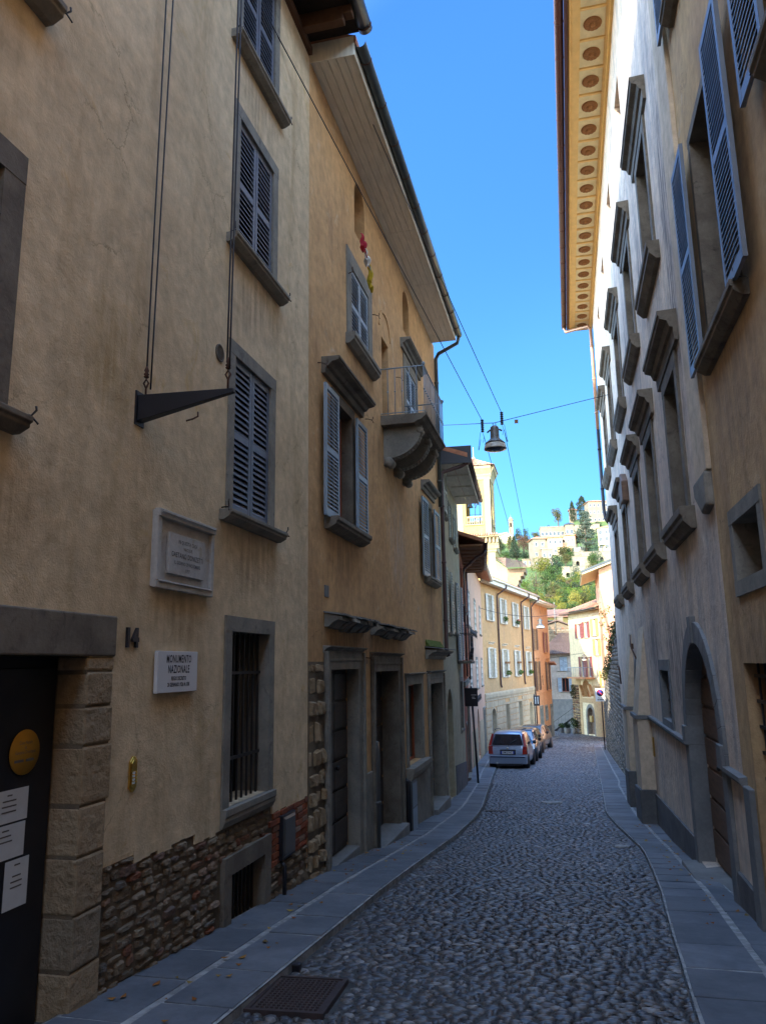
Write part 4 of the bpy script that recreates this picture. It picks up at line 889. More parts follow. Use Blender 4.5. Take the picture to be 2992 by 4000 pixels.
b = r2.mb(); b.tube([(20.9,.30,-.12),(20.7,.28,-.12),(20.6,.27,-.2),(20.6,.26,-.55)], .02, 6); b.build('iron_bracket', 'rust', r2.r)
b = r2.mb(); b.box(15.7, 15.86, .03, .06, -1.75, -1.40); b.build('bell_plate', 'brass', r2.r, bevel=.01)
# rosette cornice
cz = 11.62
co = r2.part('cornice', 'corny', lambda q: (q.mold(7.92, 26.4, [(-.02,cz-.10),(.05,cz-.10),(.07,cz-.04),(.11,cz-.02),(.11,cz),(-.02,cz)]),
    q.box(7.92, 26.4, .10, .72, cz, cz+.02), q.box(7.92, 26.4, .575, .72, cz-.05, cz-.001), q.mold(7.92, 26.45, [(.72,cz-.03),(.76,cz-.03),(.80,cz+.04),(.80,cz+.12),(.72,cz+.12)])))
y = 8.35; rp = None
while y < 26.2:
    q = r2.mb(); q.box(y-.335, y+.335, .118, .57, cz-.005, cz-.002); pn = q.build('coffer', 'cornp', co)
    r2.part('rib', 'corny', lambda q: q.box(y+.345, y+.395, .105, .574, cz-.035, cz-.001), co, bevel=.006)
    if rp is None:
        q = MB(WORLD); n = 12
        q.lathe((0,0,0), [(.165,0),(.168,-.012),(.155,-.022),(.11,-.016),(.075,-.03),(.05,-.02),(.045,-.05),(.02,-.06),(.002,-.06)], 24)
        for k in range(n):
            a = 2*PI*k/n; ca, sa = math.cos(a), math.sin(a); pts = []
            for rr, ww, zz in ((.06,.008,-.028),(.10,.022,-.036),(.14,.028,-.036),(.165,.012,-.022)): pts.append((rr, ww, zz))
            for (r0,w0,z0),(r1_,w1,z1) in zip(pts, pts[1:]):
                q.poly([(r0*ca-w0*sa, r0*sa+w0*ca, z0),(r0*ca+w0*sa, r0*sa-w0*ca, z0),(r1_*ca+w1*sa, r1_*sa-w1*ca, z1),(r1_*ca-w1*sa, r1_*sa+w1*ca, z1)])
        rp = q.build('rosette', 'rose', co); rs = rp
    else: rs = rp.copy(); COL.objects.link(rs)
    rs.location = (y-7.92, .345, cz-.006+3.9)
    y += .742
r2.part('fascia', 'fascia', lambda q: q.box(7.92, 26.5, .80, .86, cz-.02, cz+.17), co)
r2.gutter(7.95, 26.55, .95, cz+.14, .085, 'fascia')
r2.roof(7.92, 26.5, cz+.10, .80, 9)
r2.downpipe([(26.4,.95,cz+.06),(26.35,.90,cz-.12),(25.75,.15,cz-.25),(25.62,.09,cz-.45),(25.62,.09,7.6)], .055, 'pipec', 'copper_downpipe')
r2.downpipe([(25.62,.09,7.6),(25.60,.09,4.9),(25.45,.07,4.55),(25.4,-.02,4.4)], .055, 'steel', 'lower_downpipe')

# stone retaining wall beyond the palazzo
RP = [(25.5,1.60),(27.2,1.66),(38,1.75),(53,1.85),(58,2.1)]; rwx = lambda y: float(np.interp(y, [p[0] for p in RP], [p[1] for p in RP]))
rt = root('stone_retaining_wall', 'rough grey stone retaining wall beyond the palazzo with plants on top', 'retaining wall', (1.7,25.5,-4))
Frw = Frame((1.72,25.5), (1.95,50), 25.5, -4, 1); rt.rotation_euler.z = Frw.rot; rt.location = (1.72,25.5,-4)
ztop = lambda u: float(np.interp(u, [25.5, 27.6, 31.6, 34, 36, 38, 44, 52], [1.7, 1.45, 1.05, .55, .1, -.1, -.9, -1.9])) + .12*math.sin(u*3.1)
b = MB(Frw); b.smooth = False; random.seed(5)
rubble(b, 25.45, 52, lambda u: road(u)-.15, ztop, .34, .17, .05, 0, nx=5, ny=4); b.build('stone_face', 'rubbleg', rt)
b = MB(Frw)
for k in range(53):
    u = 25.4+k*.5; v = u+.5; b.poly([(u,.0,road(u)-.3),(v,.0,road(v)-.3),(v,.0,ztop(v)-.05),(u,.0,ztop(u)-.05)]); b.poly([(u,0,ztop(u)-.05),(v,0,ztop(v)-.05),(v,-3,ztop(v)+.6),(u,-3,ztop(u)+.6)])
b.build('wall_core', 'mortar', rt)
# ------------------------------------------------------------------ foliage helper
def leaves(b, c, rad, n, size, kind='round', flat=False):
    for i in range(n):
        while True:
            p = Vector((random.uniform(-1,1), random.uniform(-1,1), random.uniform(-1,1)))
            if p.length <= 1: break
        if kind == 'shell': p = p.normalized()*random.uniform(.7, 1)
        q = Vector((c[0]+p.x*rad[0], c[1]+p.y*rad[1], c[2]+p.z*rad[2]))
        a = Vector((random.gauss(0,1), random.gauss(0,1), random.gauss(0,.6))).normalized(); d = a.orthogonal().normalized(); d = (Matrix.Rotation(random.random()*6, 3, a) @ d)
        e = a.cross(d); s_ = size*random.uniform(.6, 1.3)
        b.poly([q+d*s_, q+e*s_*.55, q-d*s_, q-e*s_*.55])
b = MB(WORLD); random.seed(8)
wp = root('wall_shrub', 'autumn creeper and shrubs growing on top of the stone retaining wall', 'shrub', (1.9,33,.6))
b.F = Frame((1.9,33), (2.9,33), 1.9, .6, 1); b.off = (0,33,0)
for y in np.arange(27.5, 44, .55):
    z = ztop(y); leaves(b, (1.80+random.uniform(-.1,.15), y, z+random.uniform(-.05,.15)), (.22,.4,.26), 150, .045)
b.build('foliage', 'leaf_olive', wp)
wp = root('autumn_sprig', 'thin sprig with pale orange leaves leaning over the sunlit gable', 'shrub', (2.1,38,0))
M['leaf_orange'] = island_mat('foliage_orange', [(0,(.5,.22,.05)), (.5,(.45,.30,.08)), (1,(.35,.30,.08))], .7, .25, 0)
b = MB(Frame((2.1,38), (3.1,38), 2.1, 0, 1), (0,38,0))
tips = [(1.68,38.2,1.1),(1.60,38.0,1.75),(1.75,38.3,2.15),(1.95,38.1,2.45),(1.8,37.8,1.5),(1.62,38.1,2.3)]
for t in tips: b.tube([(2.2,38,0),(2.1,38,.9),t], [.012,.009,.004], 5)
b.build('stem', 'bark', wp); b = MB(Frame((2.1,38), (3.1,38), 2.1, 0, 1), (0,38,0))
for t in tips: leaves(b, t, (.16,.16,.2), 22, .06)
b.build('foliage', 'leaf_orange', wp)

bk = Bld('sky_block_house', 'added unseen ochre house behind the camera that darkens the near street', 'house', Frame((-8,-18.2), (8,-18.2), -8, -2, 1))  # added out of view to cut low sky light from behind
bk.wall(-8, 8, -2, 9.0, 'rb1', 6); bk.roof(-8.2, 8.2, 9.0, .6, 6)
# added unseen block, its height set to keep direct sun off the lower walls
tb = Bld('sun_block_house', 'added unseen tall house on the left that blocks the sun', 'house', Frame((-7.1,-18), (-7.1,6), -18, -2, -1))
for z in (11, 14, 17):
    for u in (-15, -11, -7, -3, 2): tb.win(u-.5, u+.5, z, z+1.7, .14, .02, .2, 'closed', 'shutb', .12, (.1,.12,.1))
tb.wall(-18, 6, -2, 20.0, 'b1', 6)
tb.part('roof', 'tileo', lambda q: q.mold(-18.2, 6.2, [(.1,19.95),(.1,20.1),(-3,21.2),(-6.1,20.1),(-6.1,19.95),(-3,21.05)]))

# ------------------------------------------------------------------ LEFT, further down the street
b3 = Bld('grey_yellow_house', 'narrow grey-yellow house with pale shutters and a small iron balcony beyond the orange-brown house', 'house', Frame((-3.0,19.0), (-3.3,24.8), 19.0, -3.8, -1))
b3.win(19.85, 20.65, 3.95, 5.0, .0, .0, .2, None, sill=(.1,.1,.08), lo=.05)
b3.win(21.55, 22.25, 3.55, 4.55, .08, .02, .2, 'closed', 'shutg', .07, (.05,.12,.08))
b3.win(22.9, 23.6, 3.45, 4.4, .08, .02, .2, 'closed', 'shutg', .07, (.05,.12,.08))
b3.win(19.9, 20.7, .82, 2.45, .08, .02, .2, 'open', 'shutg', .07, (.05,.12,.08), lw=.42, lo=.07)
b3.win(21.5, 22.3, .88, 2.25, .08, .02, .2, 'open', 'shutg', .07, (.05,.12,.08), lw=.42, lo=.07)
b3.win(23.1, 24.0, .15, 2.35, .08, .02, .2, 'open', 'shut', .07, None, lw=.42, lo=.07, name='balcony_door')
b3.door(19.6, 21.0, -3.4, -.62, .0, rec=.4, arch=True, dm='door', sm='stone', handle=False)
b3.win(23.4, 24.2, -1.9, -.5, .12, .02, .2, None, sill=(.0,.05,.1), sm='stone', pane='dark')
b3.wall(19.0, 24.8, -4.2, 5.15, 'b3', 7)
sh = b3.mb(); leaf(sh, 19.35, 19.98, 3.9, 5.02, .10, .07); sh.build('shutter', 'shutw', b3.r)
b3.part('grey_dado', 'base', lambda q: q.hexa([(21.3,0,-4.1),(24.8,0,-4.1),(24.8,.02,-4.1),(21.3,.02,-4.1),(21.3,0,-2.65),(24.8,0,-2.95),(24.8,.02,-2.95),(21.3,.02,-2.65)]))
b = b3.mb()
for a, c in ((19.0,20.4), (20.42,21.8), (21.82,23.1), (23.12,24.4)): b.box(a, c, .01, .36, 5.10, 5.13); b.box(a, c, .38, .70, 5.10, 5.13)
b.box(19.0, 24.45, .70, .74, 5.06, 5.28)
for u in (20.41, 21.81, 23.11): b.box(u-.035, u+.035, .08, .68, 5.06, 5.10)
b.build('soffit', 'plank', b3.r)
b3.roof(18.95, 24.5, 5.14, .78, 7); b3.gutter(19.0, 24.55, .80, 5.22, .07, 'pipe')
b3.part('gutter_end', 'steel', lambda q: q.prism([(18.955,5.05),(18.985,5.05),(18.985,5.5),(18.955,5.5)], .0, .88))
b3.downpipe([(19.1,.80,5.2), (19.1,.78,5.08), (19.1,.60,5.0), (19.08,.12,4.86), (19.08,.08,4.7), (19.08,.08,.35), (19.05,.12,.2)], .05, 'pipe')
bal = b3.part('balcony', 'stoned', lambda q: q.box(22.9, 24.3, 0, .42, .02, .10), bevel=.01)
q = b3.mb()
for o in (.38,):
    q.tube([(22.95,0,.9),(22.95,.38,.9),(24.25,.38,.9),(24.25,0,.9)], .012, 5)
    for k in range(8):
        u = 23.02+k*.165; n = 12
        q.tube([(u+.075*math.cos(2*PI*t/n), .38+.03*math.sin(2*PI*t/n), .32+.18*math.sin(2*PI*t/n)) for t in range(n+1)], .007, 4); q.tube([(u+.05*math.cos(2*PI*t/n), .39, .68+.16*math.sin(2*PI*t/n)) for t in range(n+1)], .007, 4)
        q.tube([(u+.08,.38,.1),(u+.08,.38,.9)], .006, 4)
q.build('railing', 'iron', bal)
b4 = Bld('red_house', 'dark red house with salmon louvred shutters and a brown boarded eave', 'house', Frame((-3.3,24.8), (-4.0,31.5), 24.8, -4.2, -1))
for u in (26.4, 28.6, 30.6):
    b4.win(u-.4, u+.4, -.45, 1.35, .0, .0, .2, 'open', 'shutr', .08, None, lw=.42, lo=.04); b4.win(u-.4, u+.4, 2.0, 3.3, .0, .0, .2, 'open', 'shutr', .08, (.1,.1,.08), lw=.42, lo=.04)
b4.win(26.2, 27.0, -3.6, -2.0, .1, .02, .2, None, pane='dark'); b4.door(28.4, 29.6, -3.95, -1.6, .12, rec=.3)
b4.wall(24.8, 31.5, -4.6, 3.8, 'b4', 7)
sh = b4.mb()
leaf(sh, 0, .5, 2.05, 3.15, 0, .07); M4 = Matrix()
sh.v = [(31.0-24.8+v[1]*-1, v[0]*-1-.05, v[2]) for v in sh.v]; sh.build('shutter', 'shutr', b4.r)
b4.part('base_band', 'white', lambda q: q.box(24.85, 31.5, 0, .06, -.72, -.55))
b = b4.mb(); b.box(24.7, 32.2, 0, .78, 3.78, 3.82)
for k in range(9): u = 24.8+k*.9; b.box(u, u+.05, .05, .72, 3.74, 3.779)
b.build('eave_boards', 'raftb', b4.r)
b4.roof(24.7, 32.3, 3.82, .85, 7); b4.gutter(24.7, 32.4, .88, 3.92, .07, 'pipe')
b4.downpipe([(26.2,.86,3.85), (26.2,.8,3.72), (26.2,.55,3.6), (26.2,.12,3.2), (26.2,.08,3.0), (26.2,.08,-.4)], .05, 'pipe')
b4.downpipe([(31.3,.08,3.7), (31.3,.08,-.6)], .05, 'pipe')
b5 = Bld('pink_house', 'pale pink house with narrow cream shuttered windows beside the long orange house', 'house', Frame((-4.0,31.5), (-4.9,46), 31.5, -5, -1))
for u in (33.6, 38.5, 43.5):
    b5.win(u-.7, u+.7, -1.15, .22, .12, .02, .12, 'closed', 'shutw', .3, (.06,.08,.08), sm='white', lo=-.02)
    b5.win(u-.7, u+.7, 1.6, 3.05, .12, .02, .12, 'closed', 'shutw', .3, (.06,.08,.08), sm='white', lo=-.02)
b5.door(37.2, 38.9, -4.35, -2.1, .0, rec=.3, arch=True, dm='slate', planks=3, handle=False); b5.door(43.2, 44.4, -4.6, -2.5, .1, rec=.3, dm='slate', planks=3, handle=False)
b5.wall(31.5, 46.0, -5.2, 4.75, 'b5', 7)
for a, c in ((39.1,43.0),(44.6,46.0),(33,37.0)): b5.part('grey_dado', 'b6g', lambda q: q.hexa([(a,0,-5.2),(c,0,-5.2),(c,.02,-5.2),(a,.02,-5.2),(a,0,-2.75),(c,0,-2.9),(c,.02,-2.9),(a,.02,-2.75)]))
F5 = b5.F
b = b5.mb()
for z, u0 in ((1.35, 32.2), (-1.55, 34.0)):
    for k in range(7):
        u = u0+k*.75
        b.tube([(u,.12,z-.12),(u+.05,.12,z+.12),(u+.3,.12,z-.06),(u+.45,.12,z+.10),(u+.6,.12,z-.1)], .02, 4)
    b.tube([(u0,.12,z-.14),(u0+5.4,.12,z-.14)], .015, 4)
b.build('iron_scrollwork', 'iron', b5.r)
b5.roof(31.5, 46, 4.75, .6, 7); b5.gutter(31.6, 46, .68, 4.85, .07, 'plank')
b6 = Bld('long_orange_house', 'long yellow-orange house with open cream shutters above a rusticated grey ground floor', 'house', Frame((-4.9,46), (-2.75,60), 0, -5.6, -1))
for i, (a, c) in enumerate(((.8,2.95), (4.15,6.6), (7.9,10.1), (11.6,13.8))):
    m_ = (a+c)/2; dz = -.02*i
    for z0, z1, hd in ((2.62+dz*2, 4.18+dz, None), (-.80+dz, .92+dz*2, (.06,.14,.14,.18))):
        w = b6.win(m_-.46, m_+.46, z0, z1, .07, .02, .22, 'open', 'shutw', .19, (.14,.14,.08), hd, 'pier', pane='paneb', frame='shut', lw=.52, lo=.05)
def rust(q):
    pass
for u0, u1, t, ar in ((1.35, 2.45, -2.62, 1), (12.3, 13.4, -2.78, 1)): b6.door(u0, u1, -5.3, t, .10, .03, .25, True, 'shut', 'b6g', 4, handle=False)
for u0, u1 in ((5.0, 6.0), (8.75, 9.85)): b6.win(u0, u1, -4.2, -2.55, .12, .03, .25, None, sill=(.0,.06,.1), sm='b6g', pane='paneb', frame='shut', grid=3)
b6.wall(0, 14.6, -6, 4.85, 'b6', 8)
b = b6.mb(); lo_ops = [p for p in b6.ops if p[2] < -2]
z = -5.8; k = 0
us = [0]; 
while z < -2.05:
    z1 = min(z+.36, -2.05); segs = [(0.02, 14.6)]
    for a, c, zz0, zz1, ar, rc in lo_ops:
        if zz0 < z1 and zz1 > z: 
            ns = []
            for s0, s1 in segs:
                if a-.12 > s0: ns.append((s0, min(s1, a-.12)))
                if c+.12 < s1: ns.append((max(s0, c+.12), s1))
            segs = [x for x in ns if x[1]-x[0] > .05]
    for s0, s1 in segs:
        u = s0
        while u < s1-.01: e = min(u+1.3+.3*(k%2), s1); b.box(u+.02, e-.02, 0, .045, z+.022, z1-.022); u = e; k += 1
    z = z1
b.build('rustication', 'b6g', b6.r, bevel=.006)
b6.part('string_course', 'b6g', lambda q: q.mold(-.02, 14.6, [(-.01,-2.05),(.04,-2.05),(.07,-1.95),(.07,-1.80),(.04,-1.72),(-.01,-1.68)]))
b6.part('eave', 'plank', lambda q: q.mold(0, 14.7, [(0,4.80),(.50,4.80),(.55,4.72),(.60,4.72),(.60,5.02),(0,5.02)]))
b6.roof(-.1, 14.7, 4.98, .62, 8, .36, 'tileo'); b6.gutter(-.1, 14.8, .69, 5.02, .075, 'plank')
for u in (3.75, 10.9): b6.downpipe([(u+.15,.68,4.95), (u+.15,.66,4.75), (u+.1,.40,4.55), (u,.12,4.35), (u,.08,4.2), (u,.08,-1.25), (u+.1,.10,-1.45)], .055, 'pipe')
b6.downpipe([(14.65,.68,4.95), (14.6,.62,4.75), (14.55,.3,4.5), (14.5,.08,4.2), (14.5,.08,-5.0)], .055, 'pipe')
b7 = Bld('deep_orange_house', 'deep orange end house with brown shutters closing the left row', 'house', Frame((-2.66,60.6), (-1.6,67.4), 14.6, -6, -1))
for u0, z0, z1, mt in ((15.1,1.0,2.6,'shutb'), (19.2,.85,2.45,'shutm'), (15.5,-2.05,.12,'shutb'), (19.6,-2.15,.05,'shutb')):
    b7.win(u0, u0+.9, z0, z1, .08, .02, .2, 'open', mt, .12, (.08,.1,.08), (.1,.16,.16,.05) if z0 < 0 else None, 'b7', lw=.45, lo=.04)
b7.win(17.6, 18.1, -1.75, -.95, .0, .0, .3, None, sill=None, arch=True, pane='dark')
b7.door(16.1, 17.1, -5.6, -3.45, .14, rec=.3); b7.win(18.2, 19.2, -4.4, -3.4, .12, .03, .2, None, sill=None, pane='dark')
b7.door(20.5, 21.2, -6.1, -3.5, .10, rec=.3, dm='doorb')
b7.wall(14.6, 21.5, -6.4, 4.6, 'b7', 8)
b7.part('dado', 'base', lambda q: [q.box(a, c, 0, .03, -6.4, -4.95) for a, c in ((17.3,20.35),(15.1,15.9))])
b7.part('string_course', 'b7', lambda q: q.box(14.65, 21.45, 0, .06, -2.28, -2.2))
b7.part('eave', 'plank', lambda q: q.box(14.6, 22.0, 0, .60, 4.58, 4.74)); b7.roof(14.6, 22.1, 4.7, .62, 8); b7.gutter(14.7, 22.1, .68, 4.74, .07, 'plank')
b7.part('small_canopy', 'tileo', lambda q: q.prism([(20.6,-.0),(21.7,-.2),(21.7,-.12),(20.6,.12)], 0, .5))
# flower boxes and pots on the sills
def flowers(u, z, label, F=b6.F, red=False, w_=.7):
    p = F.world(u, .16, z); r_ = root('flower_box', label, 'flower box', p, F.rot, 'flower boxes on the orange house')
    G = Frame((p[0],p[1]), (p[0]+F.d.x,p[1]+F.d.y), 0, p[2], -1)
    b = MB(G); b.box(-w_/2, w_/2, -.08, .08, 0, .13); b.build('planter', 'raftb', r_)
    b = MB(G); leaves(b, (0,.05,p[2]+.2 if 0 else .2+G.zb), (w_*.52,.16,.17), 130, .05); b.build('foliage', 'leaf_bright' if not red else 'leaf_green', r_)
    if red: b = MB(G); leaves(b, (-.1,.1,G.zb+.33), (w_*.3,.12,.07), 14, .04); b.build('blossom', 'red_cloth', r_)
flowers(5.35, 2.66, 'green flower box under the second upper window of the orange house')
flowers(9.0, 2.62, 'flower box with red blossoms under the third upper window of the orange house', red=True)
flowers(5.6, -.78, 'green flower box under the second lower window of the orange house')
flowers(9.15, -.80, 'green flower box under the third lower window of the orange house')
flowers(12.75, -.82, 'green flower box under the rightmost lower window of the orange house')

# ------------------------------------------------------------------ END OF THE STREET
def tiles(b, p0, p1, p2, p3, nc, nr, amp=.045):
    """curved clay tiles on the quad eave p0-p1, ridge p3-p2"""
    p0, p1, p2, p3 = map(Vector, (p0, p1, p2, p3)); nrm = (p1-p0).cross(p3-p0).normalized(); nrm = nrm if nrm.z > 0 else -nrm
    for c in range(nc):
        for r_ in range(nr):
            t0, t1 = r_/nr, (r_+1.12)/nr; idx = []
            for t, dz in ((t0, .035), (min(t1, 1), .0)):
                row = []
                for k in range(5):
                    s_ = (c + k/4)/nc; q = (p0.lerp(p1, s_)).lerp(p3.lerp(p2, s_), t) + nrm*(amp*math.sin(PI*k/4) + dz); row.append(b.P(q))
                idx.append(row)
            for k in range(4): b.face([idx[0][k], idx[0][k+1], idx[1][k+1], idx[1][k]])
            a = (c)/nc; 
g = Bld('grey_lilac_house', 'shaded grey-lilac house with a dark tiled roof at the end of the street', 'house', Frame((-2.6,78), (2.5,78), -2.6, -6.6, -1))
g.win(-.95, -.22, -.78, .55, .04, .02, .1, 'closed', 'shut', .1, (.2,.12,.08), lo=.0)
g.win(-.85, -.18, -2.75, -1.45, .06, .02, .25, 'open', 'shut', .1, (.1,.12,.08), lw=.36, lo=.04, frame='redwood')
g.wall(-2.6, 2.5, -6.8, 1.0, 'gray', 7)
g.part('ashlar_base', 'stoneb', lambda q: q.box(-2.6, 2.5, 0, .04, -6.8, -3.45))
def tr(q): tiles(q, (-2.9,.45,.85), (2.8,.45,.80), (.4,-3.6,2.95), (-.9,-3.6,2.95), 30, 16)
b = g.mb(); tr(b); b.build('roof', 'tiled', g.r)
g.part('eave', 'shutb', lambda q: q.box(-2.9, 2.8, -.01, .42, .78, .86))
st = root('outdoor_staircase', 'dark outdoor stair with open treads rising to the right by the grey-lilac house', 'staircase', (-1.7,75.5,-6.3))
b = MB(Frame((-1.7,75.5), (0,75.5), -1.7, -6.3, 1))
for k in range(12):
    u = -1.75+k*.17; z = -6.15+k*.115; b.box(u, u+.26, -.5, .5, z, z+.035)
b.build('tread', 'step', st); b = MB(Frame((-1.7,75.5), (0,75.5), -1.7, -6.3, 1))
b.hexa([(-1.8,-.55,-6.3),(.35,-.55,-4.85),(.35,-.5,-4.85),(-1.8,-.5,-6.3),(-1.8,-.55,-6.12),(.35,-.55,-4.67),(.35,-.5,-4.67),(-1.8,-.5,-6.12)])
b.tube([(-1.75,-.52,-5.35),(.35,-.52,-3.92)], .02, 5)
for k in range(7): b.tube([(-1.7+k*.33,-.52,-6.1+k*.225),(-1.7+k*.33,-.52,-5.3+k*.225)], .012, 4)
b.build('railing', 'steel', st)
# potted shrubs
for i, (x, y, h_, kd, lb_) in enumerate(((-.55,71.5,.5,'dark','pale round stone pot with a low plant'), (.02,70.9,.95,'green','tall bushy plant in a pale pot, middle of the pot row'), (-1.0,72.0,.4,'green','small plant in a dark pot at the left end of the pot row'), (.42,71.0,.8,'dark','dark bushy plant in a pot nearest the rough stone pillar'))):
    zb = road(y); r_ = root('potted_plant', lb_, 'potted plant', (x,y,zb), 0, 'potted plants at the end of the street')
    G = Frame((x,y), (x+1,y), 0, zb, 1); b = MB(G); w_ = .26 if i == 0 else .17
    b.lathe((0,0,zb), [(w_*.7,0),(w_,.12),(w_*1.05,.38),(w_*.9,.46),(w_*.95,.5),(w_*.8,.48)], 14); b.build('pot', 'step' if i != 2 else 'base', r_)
    b = MB(G); leaves(b, (0,0,zb+.5+h_*.45), (.32,.32,h_*.55), 260, .06); b.build('foliage', 'leaf_'+kd, r_)
# archway house
a_ = Bld('vaulted_balcony_house', 'sunlit cream house with maroon shutters and a balcony over an arched doorway', 'house', Frame((0.1,72), (2.25,66), 0, -6.6, -1))
for u0, u1, z0, z1, mt in ((2.1,2.95,2.05,3.28,'shutm'), (3.8,4.6,2.05,3.36,'shutm'), (5.75,6.5,2.12,3.5,'shuty'), (6.0,6.75,.55,1.85,'shuty')):
    a_.win(u0, u1, z0, z1, .0, .0, .16, 'open', mt, .2, (.12,.1,.07), sm='marble', pane='paneb', frame='marblew', lw=.42, lo=.03)
for u0 in (2.45, 4.05): a_.win(u0, u0+.75, -1.2, .45, .0, .0, .16, 'open', 'shutm', .2, None, sm='marble', pane='paneb', frame='marblew', lw=.36, lo=.03, name='balcony_door')
a_.win(6.45, 6.85, -2.0, -.72, 0, 0, .05, 'closed', 'shuty', .2, None, lo=-.02)
a_.door(3.25, 4.75, -5.9, -3.7, .28, .03, .3, True, 'doorb', 'stone', 5)
a_.win(2.35, 4.3, -2.9, -1.45, 0, 0, .5, None, sill=None, arch=True, pane='b7', sm='b8', name='vault_recess')
a_.wall(0, 7.7, -6.8, 4.25, 'cream', 5)
a_.part('ochre_base', 'b8', lambda q: (q.box(4.9, 7.7, 0, .03, -6.8, -1.9), q.box(0,2.2,0,.03,-6.8,-1.4), q.box(2.2,4.9,0,.03,-3.35,-2.95)))
q = a_.mb(); q.prism([(2.2,-2.1),(2.75,-2.75),(2.85,-2.55),(2.3,-1.9)], .0, .25); q.build('vault_corbel', 'b8', a_.r); q = a_.mb(); q.prism([(4.2,-2.0),(4.9,-2.75),(5.0,-2.6),(4.4,-1.8)], .0, .25); q.build('vault_corbel', 'b8', a_.r)
bl = a_.part('balcony', 'b7', lambda q: q.box(.9, 5.5, 0, .8, -1.36, -1.24), bevel=.01)
q = a_.mb(); q.tube([(.95,0,-.42),(.95,.76,-.42),(5.45,.76,-.42),(5.45,0,-.42)], .02, 5)
for k in range(26): u = .95+4.5*k/25; q.tube([(u,.76,-1.24),(u+.03,.80,-1.0),(u,.76,-.42)], .010, 4)
for k in range(5): q.tube([(.95,.16*k,-1.24),(.95,.16*k,-.42)], .010, 4)
q.build('railing', 'shut', bl)
b = a_.mb(); rubble(b, .0, 1.7, lambda u: -6.5, lambda u: -1.9, .4, .2, .1, .05); b.build('stone_pillar', 'rubble', a_.r)
b = a_.mb(); leaves(b, (.7,.2,-2.5), (.6,.25,.7), 200, .08); b.build('ivy', 'leaf_olive', a_.r)
b = a_.mb(); tiles(b, (-.9,.65,4.32), (8.0,.65,4.32), (8.0,-3,5.7), (.6,-3,5.7), 44, 14); b.build('roof', 'tile', a_.r)
a_.part('eave', 'shutb', lambda q: q.box(-.8, 7.95, 0, .6, 4.2, 4.3)); a_.gutter(2.2, 8, .66, 4.32, .09, 'gutter')
a_.win if 0 else None
b = a_.mb(); b.box(7.0, 7.45, -1.4, -.9, 4.6, 6.3); b.box(6.93, 7.52, -1.47, -.83, 6.3, 6.4); b.box(7.08,7.37,-1.3,-1.0,6.4,6.7); b.box(6.95, 7.5, -1.45, -.85, 6.7, 6.78); b.build('chimney', 'white', a_.r, bevel=.01)
a_.part('letter_box', 'shuty', lambda q: q.box(3.35, 3.85, -.28, -.12, -4.9, -4.4))
# peach gable house
p_ = Bld('peach_gable_house', 'tall sunlit peach house with a wide overhanging gable above the stone wall', 'house', Frame((2.55,60), (9,60), 2.55, -5.5, -1))
q = p_.mb(); q.prism([(2.55,-5.8),(9,-5.8),(9,9.2),(2.55,6.85)], -8, 0); q.build('wall', 'orange', p_.r)
sl_ = lambda u: 7.02+(u-2.55)*.365
q = p_.mb(); q.hexa([(1.25,.7,sl_(1.25)),(9.2,.7,sl_(9.2)),(9.2,-8.5,sl_(9.2)),(1.25,-8.5,sl_(1.25)),(1.25,.7,sl_(1.25)+.2),(9.2,.7,sl_(9.2)+.2),(9.2,-8.5,sl_(9.2)+.2),(1.25,-8.5,sl_(1.25)+.2)]); q.build('roof', 'gutter', p_.r)
q = p_.mb(); q.hexa([(1.3,.66,sl_(1.3)-.1),(9,.66,sl_(9)-.1),(9,-8.4,sl_(9)-.1),(1.3,-8.4,sl_(1.3)-.1),(1.3,.66,sl_(1.3)-.01),(9,.66,sl_(9)-.01),(9,-8.4,sl_(9)-.01),(1.3,-8.4,sl_(1.3)-.01)]); q.build('verge_boards', 'cornp', p_.r)
p_.part('drain_pipe', 'shutr', lambda q: q.tube([(2.45,.1,5.4),(2.95,.1,2.6),(3.25,.1,.4)], .06, 6))
for z in (1.1, .55): p_.part('bracket_arm', 'shutr', lambda q: q.tube([(2.7,.1,z),(3.6,.9,z+.1)], .05, 5))
# rough stone gable house and red roofed house behind
s1 = Bld('stone_gable_house', 'unplastered stone gable house with a chimney behind the grey-lilac house', 'house', Frame((-3.2,92), (1.6,92), -3.2, -4, -1))
q = s1.mb(); q.prism([(-3.2,-4),(1.6,-4),(1.6,3.6),(-1.1,4.65),(-3.2,4.1)], -8, 0); q.build('wall', 'mortar', s1.r)
q = s1.mb(); random.seed(9); rubble(q, -3.1, 1.5, lambda u: 1.2, lambda u: float(np.interp(u, [-3.2,-1.1,1.6], [3.9,4.5,3.45])), .35, .18, .08, 0); q.build('stone_face', 'rubble', s1.r)
q = s1.mb(); 
for a, c in (((-3.5,4.05),(-1.1,4.75)), ((-1.1,4.75),(1.9,3.55))): q.hexa([(a[0],.3,a[1]),(c[0],.3,c[1]),(c[0],-8,c[1]),(a[0],-8,a[1]),(a[0],.3,a[1]+.14),(c[0],.3,c[1]+.14),(c[0],-8,c[1]+.14),(a[0],-8,a[1]+.14)])
q.build('roof', 'tiled', s1.r)
q = s1.mb(); q.box(-1.1, -.45, -1, -.4, 4.2, 5.2); q.box(-1.15, -.4, -1.05, -.35, 5.2, 5.28); q.build('chimney', 'white', s1.r)
q = s1.mb(); q.tube([(-1.35,.1,3.2),(-1.35,.1,6.9)], .05, 5); q.tube([(-1.2,-.2,4.5),(-1.2,-.2,6.4)], .02, 4)
for z in (5.7,6.1): q.tube([(-1.55,-.2,z),(-.85,-.2,z+.05)], .012, 4)
q.build('antenna_mast', 'step', s1.r)
